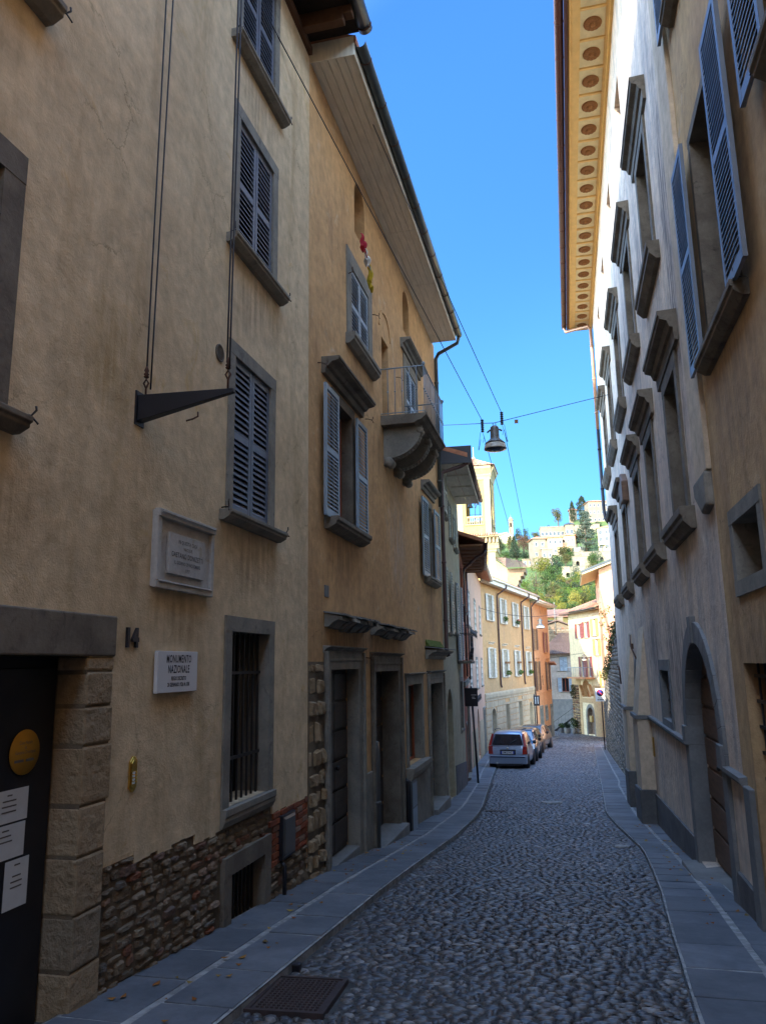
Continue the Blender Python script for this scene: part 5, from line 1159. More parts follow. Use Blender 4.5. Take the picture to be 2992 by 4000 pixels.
s2 = Bld('red_roof_house', 'low cream house with an orange-red tiled roof at the foot of the hill', 'house', Frame((-4.5,108), (3,108), -4.5, 0, -1))
s2.win(-2.6, -1.9, 4.4, 5.6, .1, .02, .2, None, pane='dark')
s2.wall(-4.5, 3, 0, 6.0, 'churchy', 7); s2.roof(-4.8, 3.3, 6.0, .5, 7, .3)
q = s2.mb(); q.box(.3, 1.3, -.6, .2, 5.4, 6.3)
for k in range(5): q.box(.35+k*.2, .47+k*.2, -.5, -.3, 6.3, 6.55)
q.build('chimney', 'churchy', s2.r)

# ------------------------------------------------------------------ church with bell tower
ct = root('church_tower', 'yellow and cream bell tower with bells and a balustrade rising behind the row', 'bell tower', (-9.8,90.1,-3))
TF = Frame((-9.8,90.1), (-8.8,90.1), 0, -3, -1)
def tmb(o=2.1): return MB(TF, (0,-o,0))
b = tmb(2.02); wall(b, -2.02, 2.02, 14.6, 21.5, [(-.92,.95,15.95,20.5,True,.55)]); w0 = b.build('belfry_wall', 'churchy', ct)
b = tmb(2.02)
for a, c in ((-2.1,-1.28), (1.28,2.1)): b.box(a, c, -.02, .08, 14.6, 21.2)
b.box(-2.1,2.1,-.02,.085,21.2,21.55); b.mold(-2.2,2.2,[(-.02,21.55),(.08,21.55),(.14,21.7),(.14,21.85),(.40,22.3),(.52,22.45),(.56,22.75),(-.02,22.75)])
b.box(-1.05,1.08,-.02,.14,15.82,15.94); w1 = b.build('pilaster', 'churchc', ct)
b = tmb(2.02); b.box(-.92,.95,-.35,-.10,16.78,16.92)
for k in range(7): b.lathe((-.80+k*.27,-.22,15.95), [(.09,0),(.09,.06),(.05,.12),(.11,.3),(.05,.55),(.05,.68),(.09,.74),(.09,.83)], 8)
w2 = b.build('balustrade', 'churchc', ct)
for k in (1, 2, 3):
    for w_ in (w0, w1, w2): c = w_.copy(); COL.objects.link(c); c.rotation_euler.z = k*PI/2
G = TF
b = MB(G); b.poly([(-2.6,2.6,22.76),(2.6,2.6,22.76),(2.6,-2.6,22.76),(-2.6,-2.6,22.76)]); b.box(-1.9,1.9,-1.9,1.9,14.5,14.7); b.build('tower_floor', 'churchc', ct)
b = MB(G)
for k in range(4):
    a = [(-2.65,2.65),(2.65,2.65),(2.65,-2.65),(-2.65,-2.65)]; p, q = a[k], a[(k+1)%4]; tiles(b, (*p,22.78), (*q,22.78), (.02,.0,24.3), (-.02,.0,24.3), 22, 8, .06)
b.lathe((0,0,24.2), [(.2,0),(.28,.15),(.15,.3),(.05,.35),(.03,1.6),(.01,1.6)], 8); b.build('roof', 'tile', ct)
b = MB(G); bell = [(.0,.62),(.12,.6),(.17,.5),(.2,.3),(.27,.12),(.36,.03),(.37,0),(.3,0)]
for x, y_, z, s_ in ((.15,.9,18.9,1.0), (-.55,.8,18.2,.9), (.5,-.3,19.3,.8)): b.lathe((x,y_,z), [(r_*s_*1.2,h_*s_*1.2) for r_, h_ in bell], 14)
for x in (-.6,.05,.6): b.tube([(x,.9,15.9),(x,.9,20)], .035, 5)
b.tube([(-.9,.9,17.3),(.9,.9,17.3)], .02, 5); b.tube([(-.9,.9,19.8),(.9,.9,19.8)], .08, 5)
for k in range(12): a = random.uniform(-.8,.9); z = random.uniform(18,20); b.tube([(a,.85,z),(a+random.uniform(-.4,.4),.85,z+random.uniform(-.5,.5))], .04, 5)
b.build('bells', 'steel', ct)
b = MB(G); b.box(-6,2.25,-3.5,2.1,-3,13.5); b.build('nave_wall', 'churchy', ct)
b = MB(G)
b.mold(-6.5, 2.75, [(2.0,13.0),(2.2,13.0),(2.3,13.4),(2.35,13.5),(2.35,13.62),(2.2,13.62),(2.2,14.25),(2.7,14.3),(2.75,14.5),(2.0,14.6)])
b.box(2.2,2.75,-3.5,2.2,14.25,14.5); b.box(2.1,2.35,-3.5,2.2,13.0,13.62)
u = -6.3
while u < 2.7: b.box(u, u+.18, 2.2, 2.55, 13.63, 14.24); u += .42
b.mold(1.35, 2.45, [(2.0,12.55),(2.25,12.6),(2.3,12.85),(2.4,12.95),(2.4,13.0),(2.0,13.0)]); b.box(1.48,2.3,2.0,2.2,-3,12.55)
b.build('cornice', 'churchc', ct)
b = MB(G)
for u in np.arange(-6.4, 2.8, .28): b.tube([(u,2.85,14.52),(u,2.1,14.78)], .11, 6)
b.build('tile_edge', 'tile', ct)
b = MB(G); b.lathe((.28,2.1,12.05), [(.52,0),(.52,.05),(.38,.06),(.38,.02),(.02,.02)], 24, 'o'); o = b.build('oculus', 'churchc', ct)
b = MB(G); b.lathe((.28,2.125,12.05), [(.375,0),(.01,.002)], 24, 'o'); b.build('pane', 'paneb', o)
ch = root('church_choir', 'cream choir of the church with a stepped cove cornice under a tiled roof', 'church choir', (-6,74,-3))
CF = Frame((-6,74), (-5,74), -6, -3, -1); b = MB(CF)
b.hexa([(-6.35,-.6,-3),(-5.25,0,-3),(-5.25,-4,-3),(-6.35,-8,-3),(-6.35,-.6,9.8),(-5.25,0,8.95),(-5.25,-4,8.95),(-6.35,-8,9.8)])
b.build('wall', 'churchc', ch)
b = MB(CF)
zz = 6.3
for x1, z1 in ((-4.38,7.35),(-4.22,7.75),(-4.02,8.15),(-3.72,8.5),(-3.5,8.88)):
    b.hexa([(-5.26,.02,zz),(x1-.06,.02,zz),(x1-.06,-3,zz),(-5.26,-3,zz),(-5.26,.06,z1),(x1,.06,z1),(x1,-3,z1),(-5.26,-3,z1)]); zz = z1+.001
M['cove'] = plaster('shaded_beige_cove', (.30,.215,.14), (.27,.195,.125), (.2,.15,.1), None, .2, .4, 63, .2)  # beige darkened in the colour for the shade under the eave
b.build('cove_cornice', 'cove', ch)
b = MB(CF); tiles(b, (-5.35,.8,8.86), (-3.2,.8,8.84), (-4.1,-3.2,9.95), (-5.6,-3.2,10.35), 13, 9, .06); b.build('front_roof', 'tiled', ch); b = MB(CF); tiles(b, (-6.4,.3,9.95), (-5.35,.35,8.98), (-5.6,-3.2,10.35), (-6.6,-3.2,10.45), 10, 9, .06)
b.build('roof', 'tile', ch)
b = MB(CF); tiles(b, (-5.6,.5,6.3), (-4.1,.5,6.1), (-4.4,-1.5,6.9), (-5.6,-1.5,6.9), 10, 4, .06); b.build('low_roof', 'tile', ch)

# ------------------------------------------------------------------ hill with houses and trees
def hz(x, y):
    r_ = x/max(y, 1); yr = float(np.interp(r_, [-.09,-.03,0.0,.03,.06], [375,375,395,450,480])); yy = min(y, yr)
    z = (.052+(yy-120)*.00042)*yy
    if y > yr: z -= (y-yr)*.3
    if y < 120: z = np.interp(y, [82, 100, 120], [-8, 2.5, 6.24])
    return float(z) + .5*math.sin(x*.13)*math.cos(y*.05)*(y > 110)
b = MB(); b.smooth = True; gx = list(np.arange(-160, 161, 4.0)); gy = list(np.arange(82, 560, 5.0))
idx = [[b.P((x*(.4+y/300), y, hz(x*(.4+y/300), y))) for x in gx] for y in gy]
for j in range(len(gy)-1):
    for i in range(len(gx)-1): b.face([idx[j][i], idx[j][i+1], idx[j+1][i+1], idx[j+1][i]])
tag(b.build('hill', 'grass'), kind='structure')
def tree_mesh(kind):
    random.seed(hash(kind) % 1000 if 0 else sum(map(ord, kind))); b = MB(); t = MB()
    if kind.startswith('cypress') or kind == 'conifer':
        t.tube([(0,0,0),(0,0,.9)], [.05,.01], 6)
        for i in range(1500):
            h_ = random.random()**.8; r_ = (.48*math.sin(PI*min(1, h_*.85+.16))**.7 if kind != 'conifer' else .5*(1-h_)+.03)*random.uniform(.45,1)*(1+.18*math.sin(h_*23)); a = random.random()*6.283
            leaves(b, (r_*math.cos(a), r_*math.sin(a), .04+h_*.96), (.02,.02,.01), 1, .045)
    elif kind == 'cedar':
        t.tube([(0,0,0),(0,0,1)], [.03,.006], 6)
        for L in range(11):
            h_ = .10+L*.085; rr = .52*(1-h_*.8)
            for k in range(7):
                a = random.random()*6.283; e = rr*random.uniform(.6,1); t.tube([(0,0,h_),(e*math.cos(a),e*math.sin(a),h_+.01)], [.008,.002], 4)
                for m_ in range(16): s_ = random.uniform(.2,1); leaves(b, (e*s_*math.cos(a), e*s_*math.sin(a), h_+.01+random.uniform(-.02,.03)), (.08,.08,.03), 3, .022)
    elif kind == 'willow':
        t.tube([(0,0,0),(0,0,.8)], [.05,.02], 6)
        for k in range(120):
            a = random.random()*6.283; rr = random.uniform(.1,.5); z1 = 1-.5*rr**2*2-random.random()*.1
            for m_ in range(14): leaves(b, (rr*math.cos(a), rr*math.sin(a), z1-m_*.06*random.uniform(.8,1.2)), (.02,.02,.03), 1, .04)
    elif kind == 'palm':
        t.tube([(0,0,0),(0,0,.75)], [.05,.04], 6)
        for k in range(22):
            a = random.random()*6.283; d_ = Vector((math.cos(a), math.sin(a), 0)); up = random.uniform(-.2,.4)
            for m_ in range(10): s_ = m_/10; leaves(b, (d_.x*s_*.5, d_.y*s_*.5, .75+up*s_-.5*s_*s_+.12), (.03,.03,.02), 2, .04)
    else:
        n = {'sparse': 420, 'grey': 900}.get(kind, 1500); cl = []
        for k in range(15):
            a = random.random()*6.283; rr = random.uniform(0,.33); h_ = random.uniform(.36,.82); cl.append((rr*math.cos(a), rr*math.sin(a), h_, random.uniform(.12,.22)))
        t.tube([(0,0,0),(.01,0,.25),(0,.01,.55)], [.045,.035,.015], 7)
        for c in cl: t.tube([(0,0,.22+.2*random.random()),(c[0]*.6,c[1]*.6,c[2]*.85),c[:3]], [.02,.01,.004], 5)
        for c in cl: leaves(b, c[:3], (c[3],c[3],c[3]*.9), n//15, .026 if kind != 'sparse' else .02, 'shell')
        leaves(b, (0,0,.35), (.3,.3,.2), 150, .028)
    mk = 'leaf_'+('cypress' if kind == 'cypress2' else kind)
    co, to = b.build('crown', mk), t.build('trunk', 'bark'); cm, tm = co.data, to.data
    bpy.data.objects.remove(co); bpy.data.objects.remove(to); return cm, tm
KL = dict(dark='dark green broadleaf', olive='olive green', conifer='dark pointed evergreen', brown='russet brown', cypress='slim dark cypress', cypress2='broad dark cypress', grey='grey-green',
  red='dark red', green='mid green', bright='fresh green', yellow='bright yellow', yellowgreen='yellow-green', cedar='grey-green layered cedar', willow='drooping yellow willow', palm='small palm', sparse='thin half-bare', brownish='brownish autumn')
TREES = [('dark',-25.7,329,7.7,5.5,'beside the church tower, left end of the hill'), ('olive',-21.7,324,8.8,3.9,'below the white belfry'), ('conifer',-18.9,311,8.5,4.2,'right of the church wall'), ('dark',-20.3,363,7,4.4,'close right of the white belfry'),
 ('dark',-16.3,353,8,4.4,'on the skyline left of the brown trees'), ('brown',-15.5,319,8.3,7.1,'with the wider of the two brown crowns'), ('brown',-11.9,323,6,5,'with the narrower of the two brown crowns'), ('dark',-13.9,301,3.8,4,'low below the brown trees'),
 ('olive',-1.2,392,9.5,6.2,'round-topped on the skyline above the long white villa'), ('dark',-5.8,380,5.5,3,'small, on the skyline at the left end of the long villa'), ('olive',-11.3,362,5,5.5,'behind the tall white house'),
 ('cypress',6.3,418,10.8,2.9,'on the ridge'), ('cypress2',12.0,435,11,5.2,'on the ridge'), ('grey',14.4,423,6.5,5,'left of the big pale apartment house'), ('red',6.2,389,3.6,3.8,'shrub-like at the foot of the slim cypress'), ('green',3.2,388,3.8,3.8,'left of the dark red bush on the ridge'),
 ('cedar',9.6,324,16,11.5,'in the middle of the right slope'), ('palm',15.5,317,4,3.4,'right of the cedar'), ('green',3.9,364,3.4,3.6,'at the right end of the long white villa'), ('yellowgreen',-6.2,248,7.8,7,'tall, in front of the tall white house'),
 ('dark',-2.1,252,7.4,6.8,'tall, right of the yellow-green tree'), ('green',-3.8,222,6,7.2,'on the lawn edge under the tall pair'), ('olive',.8,279,5,5,'above the meadow'), ('sparse',-6.2,176,7.8,6.2,'over the choir roof'), ('bright',-9.1,191,4,4.8,'just right of the choir roof'),
 ('bright',-6.7,162,2.6,3.6,'low, above the orange house roof'), ('green',-3.8,183,3.4,5.4,'wide, at the bottom of the meadow'), ('brownish',-2.9,147,3.8,3.9,'low on the slope'), ('yellow',-1.4,140,3.4,3.4,'low, left of the middle'),
 ('green',-.8,170,4.6,4.8,'left of the garden terrace'), ('yellowgreen',1.6,189,5.2,5.2,'right under the terrace wall'), ('willow',1.6,131,4.1,2.1,'above the lane end'), ('yellowgreen',4.5,187,5,4.4,'under the terrace arch'),
 ('olive',5.4,173,4.6,4.2,'between willow and peach house'), ('green',7.4,206,5.4,4.4,'beside the peach house eave'), ('yellow',4.2,218,4.6,3.4,'under the terrace, small'), ('green',.2,134,3.4,3.3,'left beside the willow'), ('olive',2.9,133,3.8,2.8,'right beside the willow'),
 ('green',4.4,132,3.6,2.6,'lowest at the right by the peach wall'), ('olive',-3.4,128,2.8,3.1,'lowest above the orange roof end'), ('yellow',-.9,124,2.9,2.3,'lowest of the yellow ones'), ('grey',3.2,233,5.4,4,'in front of the terrace wall'),
 ('red',1.8,324,5.2,4.6,'before the orange villa'), ('dark',-.4,327,2.7,2.8,'small and round before the orange villa'), ('green',-1.5,238,3,3.6,'low hedge-like by the meadow path'), ('yellow',-2.8,199,3.2,2.7,'on the meadow'), ('bright',-9.6,173,2.6,3.6,'next to the choir cornice'),
 ('dark',17.2,387,4.2,5,'under the apartment house'), ('bright',-4.3,128,2.4,3.4,'at the roof edge of the long orange house'), ('green',1.1,125,2.6,2.5,'directly under the willow'), ('yellowgreen',3.3,124,2.6,2.4,'at the foot of the slope on the right'),
 ('olive',.3,300,5.5,6,'by the meadow top, left'), ('green',2.5,300,5.5,6,'by the meadow top, right'), ('yellowgreen',-1.2,158,4.2,4,'in the dense lower wood, left part'), ('green',.6,152,4.4,4,'in the dense lower wood, centre'), ('olive',2.4,150,4.2,3.8,'in the dense lower wood, right part'), ('yellow',.9,160,4.0,3.4,'in the dense lower wood, upper part'),
 ('green',-2.6,135,3.0,3.6,'over the stone gable roof'), ('brownish',3.6,158,4.2,3.6,'in the dense lower wood, far right'), ('green',6.3,160,4.6,3.8,'half hidden by the peach house'), ('dark',2.2,172,4.8,4.2,'under the terrace foot')]
for i_, (k_, x_, y_) in enumerate((('green',-4.8,205),('yellowgreen',-.5,196),('bright',3.4,178),('olive',6.2,188),('brownish',1.2,181),('green',-5.6,150),('yellow',4.9,150),('dark',-1.6,178),('yellowgreen',-4.4,140),('green',5.6,140),('olive',-2.2,163),('bright',2.2,140),('dark',4.2,168),('green',2.6,200),('yellowgreen',5.8,200),('olive',8.4,230),('green',9.2,262),('grey',11.5,280),('dark',-17.5,300),('green',-21,290),('olive',-25,300),('yellowgreen',12.2,350),('green',17,345),('dark',7.8,352))):
    TREES.append((k_, x_, y_, 3.2+.010*y_, 2.4+.013*y_, ('filling the slope, number %d from the left of its kind' % i_) if 0 else 'on the wooded slope near %s' % ('the meadow edge','the terrace foot','the terrace arch','the peach gable','the willow crown','the orange house roof','the brown autumn trees','the garden wall','the grey-lilac roof','the chimney','the brick chimney','the lower lawn','the stone hut','the terrace coping','the peach eave','the cedar foot','the cedar side','the palm','the tower cornice','the church tower wall','the choir roof','the ridge wall','the apartment garden','the long villa end')[i_]))
TM = {}; used = set()
for i, (k, x, y, h_, w_, where) in enumerate(TREES):
    if k not in TM: TM[k] = tree_mesh(k)
    z = hz(x, y) + (2.2 if where.startswith('round-topped') else 0) - .2
    lab = KL[k] + (' tree ' if k not in ('willow','palm','cypress','cypress2','cedar') else ' ') + where
    t = root('tree', ' '.join(lab.replace(',', '').split()[:16]), 'tree', (x,y,z), random.uniform(0,6), 'trees on the hillside')
    t.scale = (w_*1.25, w_*1.25, h_*1.08)
    for nm, me in (('crown', TM[k][0]), ('trunk', TM[k][1])): o = bpy.data.objects.new(nm, me); COL.objects.link(o); o.parent = t
def hhouse(name, label, x0, x1, y, h_, dep, mat, roof='tileo', wins=(), over=.5, rise=1.4, yaw=0, zoff=0, side=None, wm='dark', flat=False):
    zb = hz((x0+x1)/2, y) - .6 + zoff; F = Frame((x0,y), (x0+math.cos(yaw), y+math.sin(yaw)), x0, zb, -1); H = Bld(name, label, 'house', F); z1 = zb+h_+.6; L = x1-x0
    for fu, fz, ww, wh in wins: H.win(x0+fu*L-ww/2, x0+fu*L+ww/2, zb+.6+fz*h_, zb+.6+fz*h_+wh, .08, .03, .2, None, sill=None, pane='pane', sm='marble')
    H.wall(x0, x1, zb-4, z1, mat, dep)
    b = H.mb()
    if flat: b.box(x0-.2, x1+.2, -dep-.2, .2, z1, z1+.3)
    else:
        o_ = over; e = [(x0-o_,o_,z1),(x1+o_,o_,z1),(x1+o_,-dep-o_,z1),(x0-o_,-dep-o_,z1)]; rx = min(L, dep)/2
        rg = [(x0+rx,-dep/2,z1+rise),(x1-rx,-dep/2,z1+rise)] if L > dep else [((x0+x1)/2,-dep/2,z1+rise)]*2
        b.poly([e[0],e[1],rg[1],rg[0]]); b.poly([e[1],e[2],rg[1]]); b.poly([e[2],e[3],rg[0],rg[1]]); b.poly([e[3],e[0],rg[0]]); b.box(x0-o_, x1+o_, -dep-o_, o_, z1-.12, z1-.005)
    H.roofp = b.build('roof', roof, H.r); return H
W3 = lambda n, rows, ww=.8, wh=1.3: [((i+.5)/n, r_, ww, wh) for r_ in rows for i in range(n)]
hhouse('hill_house', 'tall narrow white house on the hillside', -10.2, -5.6, 279, 11.0, 8, 'white', wins=W3(2, (.12,.42,.75)), yaw=.25)
hhouse('hill_house', 'plain grey-white block adjoining the tall white hillside house', -7.3, -3.4, 277, 7.2, 6, 'white', 'step', W3(2, (.15,.6)), flat=True, yaw=.15)
hhouse('hill_house', 'cream villa with a low tiled roof right of the tall white hillside house', -5.6, .2, 316, 7.4, 8, 'paleor', wins=W3(3, (.15,.65)), yaw=.12)
hhouse('hill_house', 'orange villa at the right end of the hillside villas', -.2, 5.2, 321, 7.6, 8, 'orange', wins=W3(3, (.12,.62)), yaw=-.12)
hhouse('hill_house', 'long low white villa near the top of the hill', -9.6, 5.0, 366, 6.2, 8, 'white', 'step', W3(8, (.35,), 1.2, 1.6), yaw=.10, flat=True)
hhouse('hill_house', 'grey-roofed pavilion at the right end of the long white villa', 1.8, 5.6, 362, 6.6, 6, 'white', 'gutter', W3(2, (.3,), 1.2, 2), zoff=.6)
hhouse('hill_house', 'large pale apartment house on the ridge', 14.6, 25, 412, 11.5, 9, 'white', wins=W3(5, (.08,.42,.75)), yaw=.2)
hhouse('hill_house', 'small pale house half hidden behind the slim cypress', 4.6, 8.8, 424, 4.2, 5, 'white', wins=W3(2, (.3,)), zoff=1.5)
hhouse('hill_house', 'white terraced house at the right edge of the hill', 14.5, 24, 326, 9.5, 7, 'cream', wins=W3(4, (.1,.42,.72), 1.3, 1.7), yaw=-.1)
hhouse('hill_house', 'low white house left of the tall trees', -14.6, -8.8, 284, 2.8, 5, 'white', 'white', W3(3, (.3,)), flat=True)
def hwall(label, x0, x1, y, h_, arches=(), yaw=0, zoff=0, mat='rubblew'):
    zb = hz((x0+x1)/2, y)+zoff; H = Bld('terrace_wall', label, 'terrace wall', Frame((x0,y), (x0+math.cos(yaw), y+math.sin(yaw)), x0, zb, -1), 'terrace walls on the hill')
    for u, w_, hh in arches: H.ops.append((u-w_/2, u+w_/2, zb, zb+hh, True, .6))
    H.wall(x0, x1, zb-3, zb+h_, mat, 1.5)
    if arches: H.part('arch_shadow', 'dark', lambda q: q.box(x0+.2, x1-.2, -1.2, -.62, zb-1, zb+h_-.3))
    H.part('coping', 'white', lambda q: q.box(x0-.1, x1+.1, -1.5, .12, zb+h_, zb+h_+.18))
M['rubblew'] = stone('pale_rubble', (.20,.175,.12), (.27,.235,.165), 1.2, .8, spots=(.30,.26,.18))
hwall('long stone terrace wall with a dark arch above the yellow trees', -.6, 11, 246, 3.2, ((7.6,1.5,2.0),(1.2,1.2,1.4)), .0)
hwall('stone garden wall under the scaffolded hut', 3.2, 9.5, 281, 3.4, ((5,1.2,1.8),), .05)
hwall('higher stone terrace wall right of the scaffolded hut', 7.4, 20, 296, 3.6, ((10,1.3,1.5),(14,1.3,1.5)), .0)
hwall('low stone wall between villa and ridge', 4.6, 18, 378, 4.0, (), .0)
hwall('short white garden wall on the meadow', -2.3, -.3, 226, 1.1, (), .0)
hwall('low garden wall below the dark red tree', -1.8, 8, 312, 2.0, (), .0)
hh_ = root('scaffolded_hut', 'small stone hut with white sheet and scaffolding on the terraces', 'hut', (4.6,284,hz(4.6,284)+2.6))
G = Frame((4.6,284), (5.6,284), 4.6, hz(4.6,284)+2.6, -1); z = G.zb
b = MB(G); b.box(4.1,6.6,-2,0,z,z+3.2); b.build('wall', 'rubblew', hh_)
b = MB(G)
for u in (4.0,5.0,6.0,6.9,7.5):
    b.tube([(u,.5,z-.5),(u,.5,z+5)], .05, 4)
for zz in (1.2,2.6,4): b.tube([(3.9,.5,z+zz),(7.6,.5,z+zz)], .05, 4)
b.build('scaffold', 'step', hh_); b = MB(G); b.box(4.0,6.4,-.2,.4,z+3.3,z+3.6); b.box(4.2,5.8,.4,.45,z+2.4,z+3.2); b.build('white_sheet', 'marblew', hh_)
hc = root('hilltop_church', 'small hilltop church with a round apse and a slim white belfry', 'church', (-24,362,hz(-24,362)))
G = Frame((-24,362), (-23,362), -24, hz(-24,362), -1); z = G.zb
b = MB(G); b.hexa([(-36,0,z-4),(-25.2,0,z-4),(-25.2,-8,z-4),(-36,-8,z-4),(-36,0,z+2.5),(-25.2,0,z+4.2),(-25.2,-8,z+4.2),(-36,-8,z+2.5)]); b.lathe((-24.6,-1,z-4), [(2.4,0),(2.4,7.6),(.1,8.9)], 18); b.build('wall', 'cream', hc)
b = MB(G); b.hexa([(-36.3,.4,z+2.6),(-25,.4,z+4.3),(-25,-8.4,z+4.3),(-36.3,-8.4,z+2.6),(-36.3,-4,z+4.4),(-25,-4,z+6),(-25,-4.1,z+6),(-36.3,-4.1,z+4.4)]); b.build('roof', 'tileo', hc)
b = MB(G); b.box(-24.1,-22.1,-3,-1,z-1,z+11.2); b.box(-24.3,-21.9,-3.2,-.8,z+11.2,z+11.5); b.lathe((-23.1,-2,z+11.5), [(.95,0),(.9,.6),(.5,1.2),(.1,1.4),(.05,2.6)], 12); b.build('belfry', 'white', hc)
b = MB(G); b.prism([(-23.5,z+7.8),(-22.7,z+7.8),(-22.7,z+9.6),(-23.1,z+10),(-23.5,z+9.6)], -1.02, -.96); b.build('bell_opening', 'dark', hc)

# ------------------------------------------------------------------ street lamps and wires
LP = (-1.35, 17.08, 4.77)
def lamp(loc, label, s_=1.0):
    r_ = root('street_lamp', label, 'street lamp', loc, 0, 'lamps hung over the street'); G = WORLD
    b = MB(G); b.lathe((0,0,0), [(.235,.165),(.20,.20),(.12,.27),(.105,.30),(.098,.52),(.09,.56),(.05,.59)], 24)
    b.tube([(-.03,0,.58),(-.03,0,.66),(.03,0,.66),(.03,0,.58)], .010, 5); b.tube([(-.1,0,.50),(-.17,.0,.44)], .02, 6); b.tube([(.1,0,.50),(.17,.0,.46)], .02, 6); b.build('housing', 'lampg', r_)
    b = MB(G); b.lathe((0,0,0), [(.215,.165),(.235,.13),(.255,.05),(.255,.03),(.235,.03)], 24); b.build('shade_ring', 'lampl', r_)
    b = MB(G); b.lathe((0,0,0), [(.238,.028),(.238,.022),(.16,.0),(.02,-.012)], 24); b.build('glass', 'lampd', r_)
    r_.scale = (s_, s_, s_); return r_
lamp(LP, 'large grey bell-shaped lamp hung on wires in front of the sky')
lamp((-1.56,47,2.0), 'second bell-shaped lamp hanging before the deep orange house')
lamp((1.14,64,.1), 'small distant bell-shaped lamp in front of the sunlit cream house', .9)
T1 = (LP[0], LP[1], LP[2]+.66)
cable([(-3.0,20.1,6.45), T1, (1.48,19.9,6.84)], .009, 'span wire across the street that carries the large lamp')
cable([(-3.0,7.4,7.55), (-1.62,17.0,5.50)], .008, 'long wire from the beige house to the left insulator stack of the large lamp')
c2s = Vector((0,0,0)) + (RIGHT*((680-827.5)/1660) + UP*(1106/1660) + FWD); c2s = c2s*(8.3/c2s.y)
cable([(c2s.x-.35, c2s.y-1.5, c2s.z+1.0), (-1.17,17.0,5.64)], .008, 'long wire passing the eave to the right insulator stack of the large lamp', .10)
cable([(-1.60,17.1,5.15), (-1.9,47,2.75)], .007, 'left long wire from the large lamp to the second lamp')
cable([(-1.13,17.1,5.25), (-1.5,47,2.85)], .007, 'right long wire from the large lamp to the second lamp')
cable([(-4.7,44,3.1), (-1.56,47,2.72), (2.6,60,4.4)], .014, 'span wire of the second lamp between pink house and peach gable', .15)
cable([(-1.9,66.6,.35), (1.14,64,.72), (2.0,66,1.0)], .014, 'span wire of the small distant lamp')
cable([(-1.6,77,1.2), (.9,70.8,-.1)], .012, 'sagging service cable in front of the dark tiled roof', .5)
for x, z, lb_ in ((-1.62,5.50,'left stack of dark insulators beside the large lamp'), (-1.17,5.64,'right stack of dark insulators beside the large lamp')):
    b = MB(Frame((x,17.05),(x+1,17.05),x,z,1)); 
    b.F = Frame((x,17.05),(x+1,17.05),0,0,1); pr = []
    for k in range(7): pr += [(.018,-.28+k*.045), (.038,-.272+k*.045), (.038,-.252+k*.045), (.018,-.245+k*.045)]
    b.lathe((0,0,0), pr, 10)
    n = 14; s_ = -1 if x < -1.4 else 1
    b.tube([(s_*(.05+.06*math.sin(PI*t/n)) , 0, -.28-.42*math.sin(PI*t/n/1.15)) for t in range(n+1)], .006, 4)
    b.tube([(0,0,-.28),(.03,0,-.4),(0,.02,-.52)], .006, 4)
    o = b.build('insulator', 'steel'); o.location = (x,17.05,z); tag(o, lb_, 'insulator')
b = MB(Frame((0,0),(1,0),0,0,1)); b.box(-.04,.04,-.005,.005,-.09,0); o = b.build('wire_tag', 'raftb'); o.location = (-.86,17.35,5.55); tag(o, 'small square tag hanging from the span wire right of the lamp', 'wire tag')

# ------------------------------------------------------------------ signs
def post(x, y, label, h_, cat='traffic sign', name='traffic_sign', lean=0):
    zb = road(y)+.09; r_ = root(name, label, cat, (x,y,zb)); G = Frame((x,y), (x+1,y), 0, zb, -1)
    b = MB(G); b.tube([(0,0,zb-.1),(lean,0,zb+h_)], .035, 10); b.build('pole', 'steel', r_); return r_, G, zb
r_, G, zb = post(-3.02, 25.4, 'dark panel sign seen on its pole at the left pavement edge', 2.98, lean=-.12)
b = MB(G); b.box(-.33,.09,.02,.06,zb+2.35,zb+2.93); b.build('panel', 'steel', r_, bevel=.02)
b = MB(G)
for u_, w_, z_ in ((-.12,.17,2.70), (-.10,.09,2.63), (-.09,.11,2.59)): b.box(u_, u_+w_, .06, .0615, zb+z_, zb+z_+.018)
b.build('lettering', 'marblew', r_)
r_, G, zb = post(1.70, 48.4, 'white no-parking sign with blue and red disc before the stone wall', 3.5)
b = MB(G); b.box(-.34,.22,.04,.06,zb+2.75,zb+3.50); p = b.build('panel', 'paper', r_, bevel=.015)
M['signred'] = simple('sign_red', (.35,.02,.03), .4, .4, bs=0); M['signblue'] = simple('sign_blue', (.02,.04,.25), .4, .4, bs=0)
b = MB(G); b.lathe((-.06,.062,zb+3.24), [(.20,0),(.01,.001)], 28, 'o'); b.build('red_disc', 'signred', p)
b = MB(G); b.lathe((-.06,.065,zb+3.24), [(.15,0),(.01,.001)], 28, 'o'); b.build('blue_disc', 'signblue', p)
b = MB(G); b.prism([(-.06-.12,zb+3.24+.08),(-.06-.08,zb+3.24+.12),(-.06+.12,zb+3.24-.08),(-.06+.08,zb+3.24-.12)], .067, .069); b.build('slash', 'signred', p)
b = MB(G); add_text(b, '0 - 24', .11, -.06, .062, zb+2.95, .9, .004); b.box(-.24, -.13, .0605, .062, zb+2.82, zb+2.87); b.box(-.11, .12, .0605, .062, zb+2.82, zb+2.87); b.build('lettering', 'ink', p)
r_, G, zb = post(-2.55, 56, 'dark square sign with two white bars at the corner of the deep orange house', 3.3)
b = MB(G); b.box(-.05,.38,.02,.06,zb+2.5,zb+3.2); p = b.build('panel', 'steel', r_, bevel=.01)
b = MB(G); b.box(.06,.11,.062,.066,zb+2.62,zb+3.1); b.box(.22,.27,.062,.066,zb+2.62,zb+3.1); b.build('white_bars', 'marblew', p)

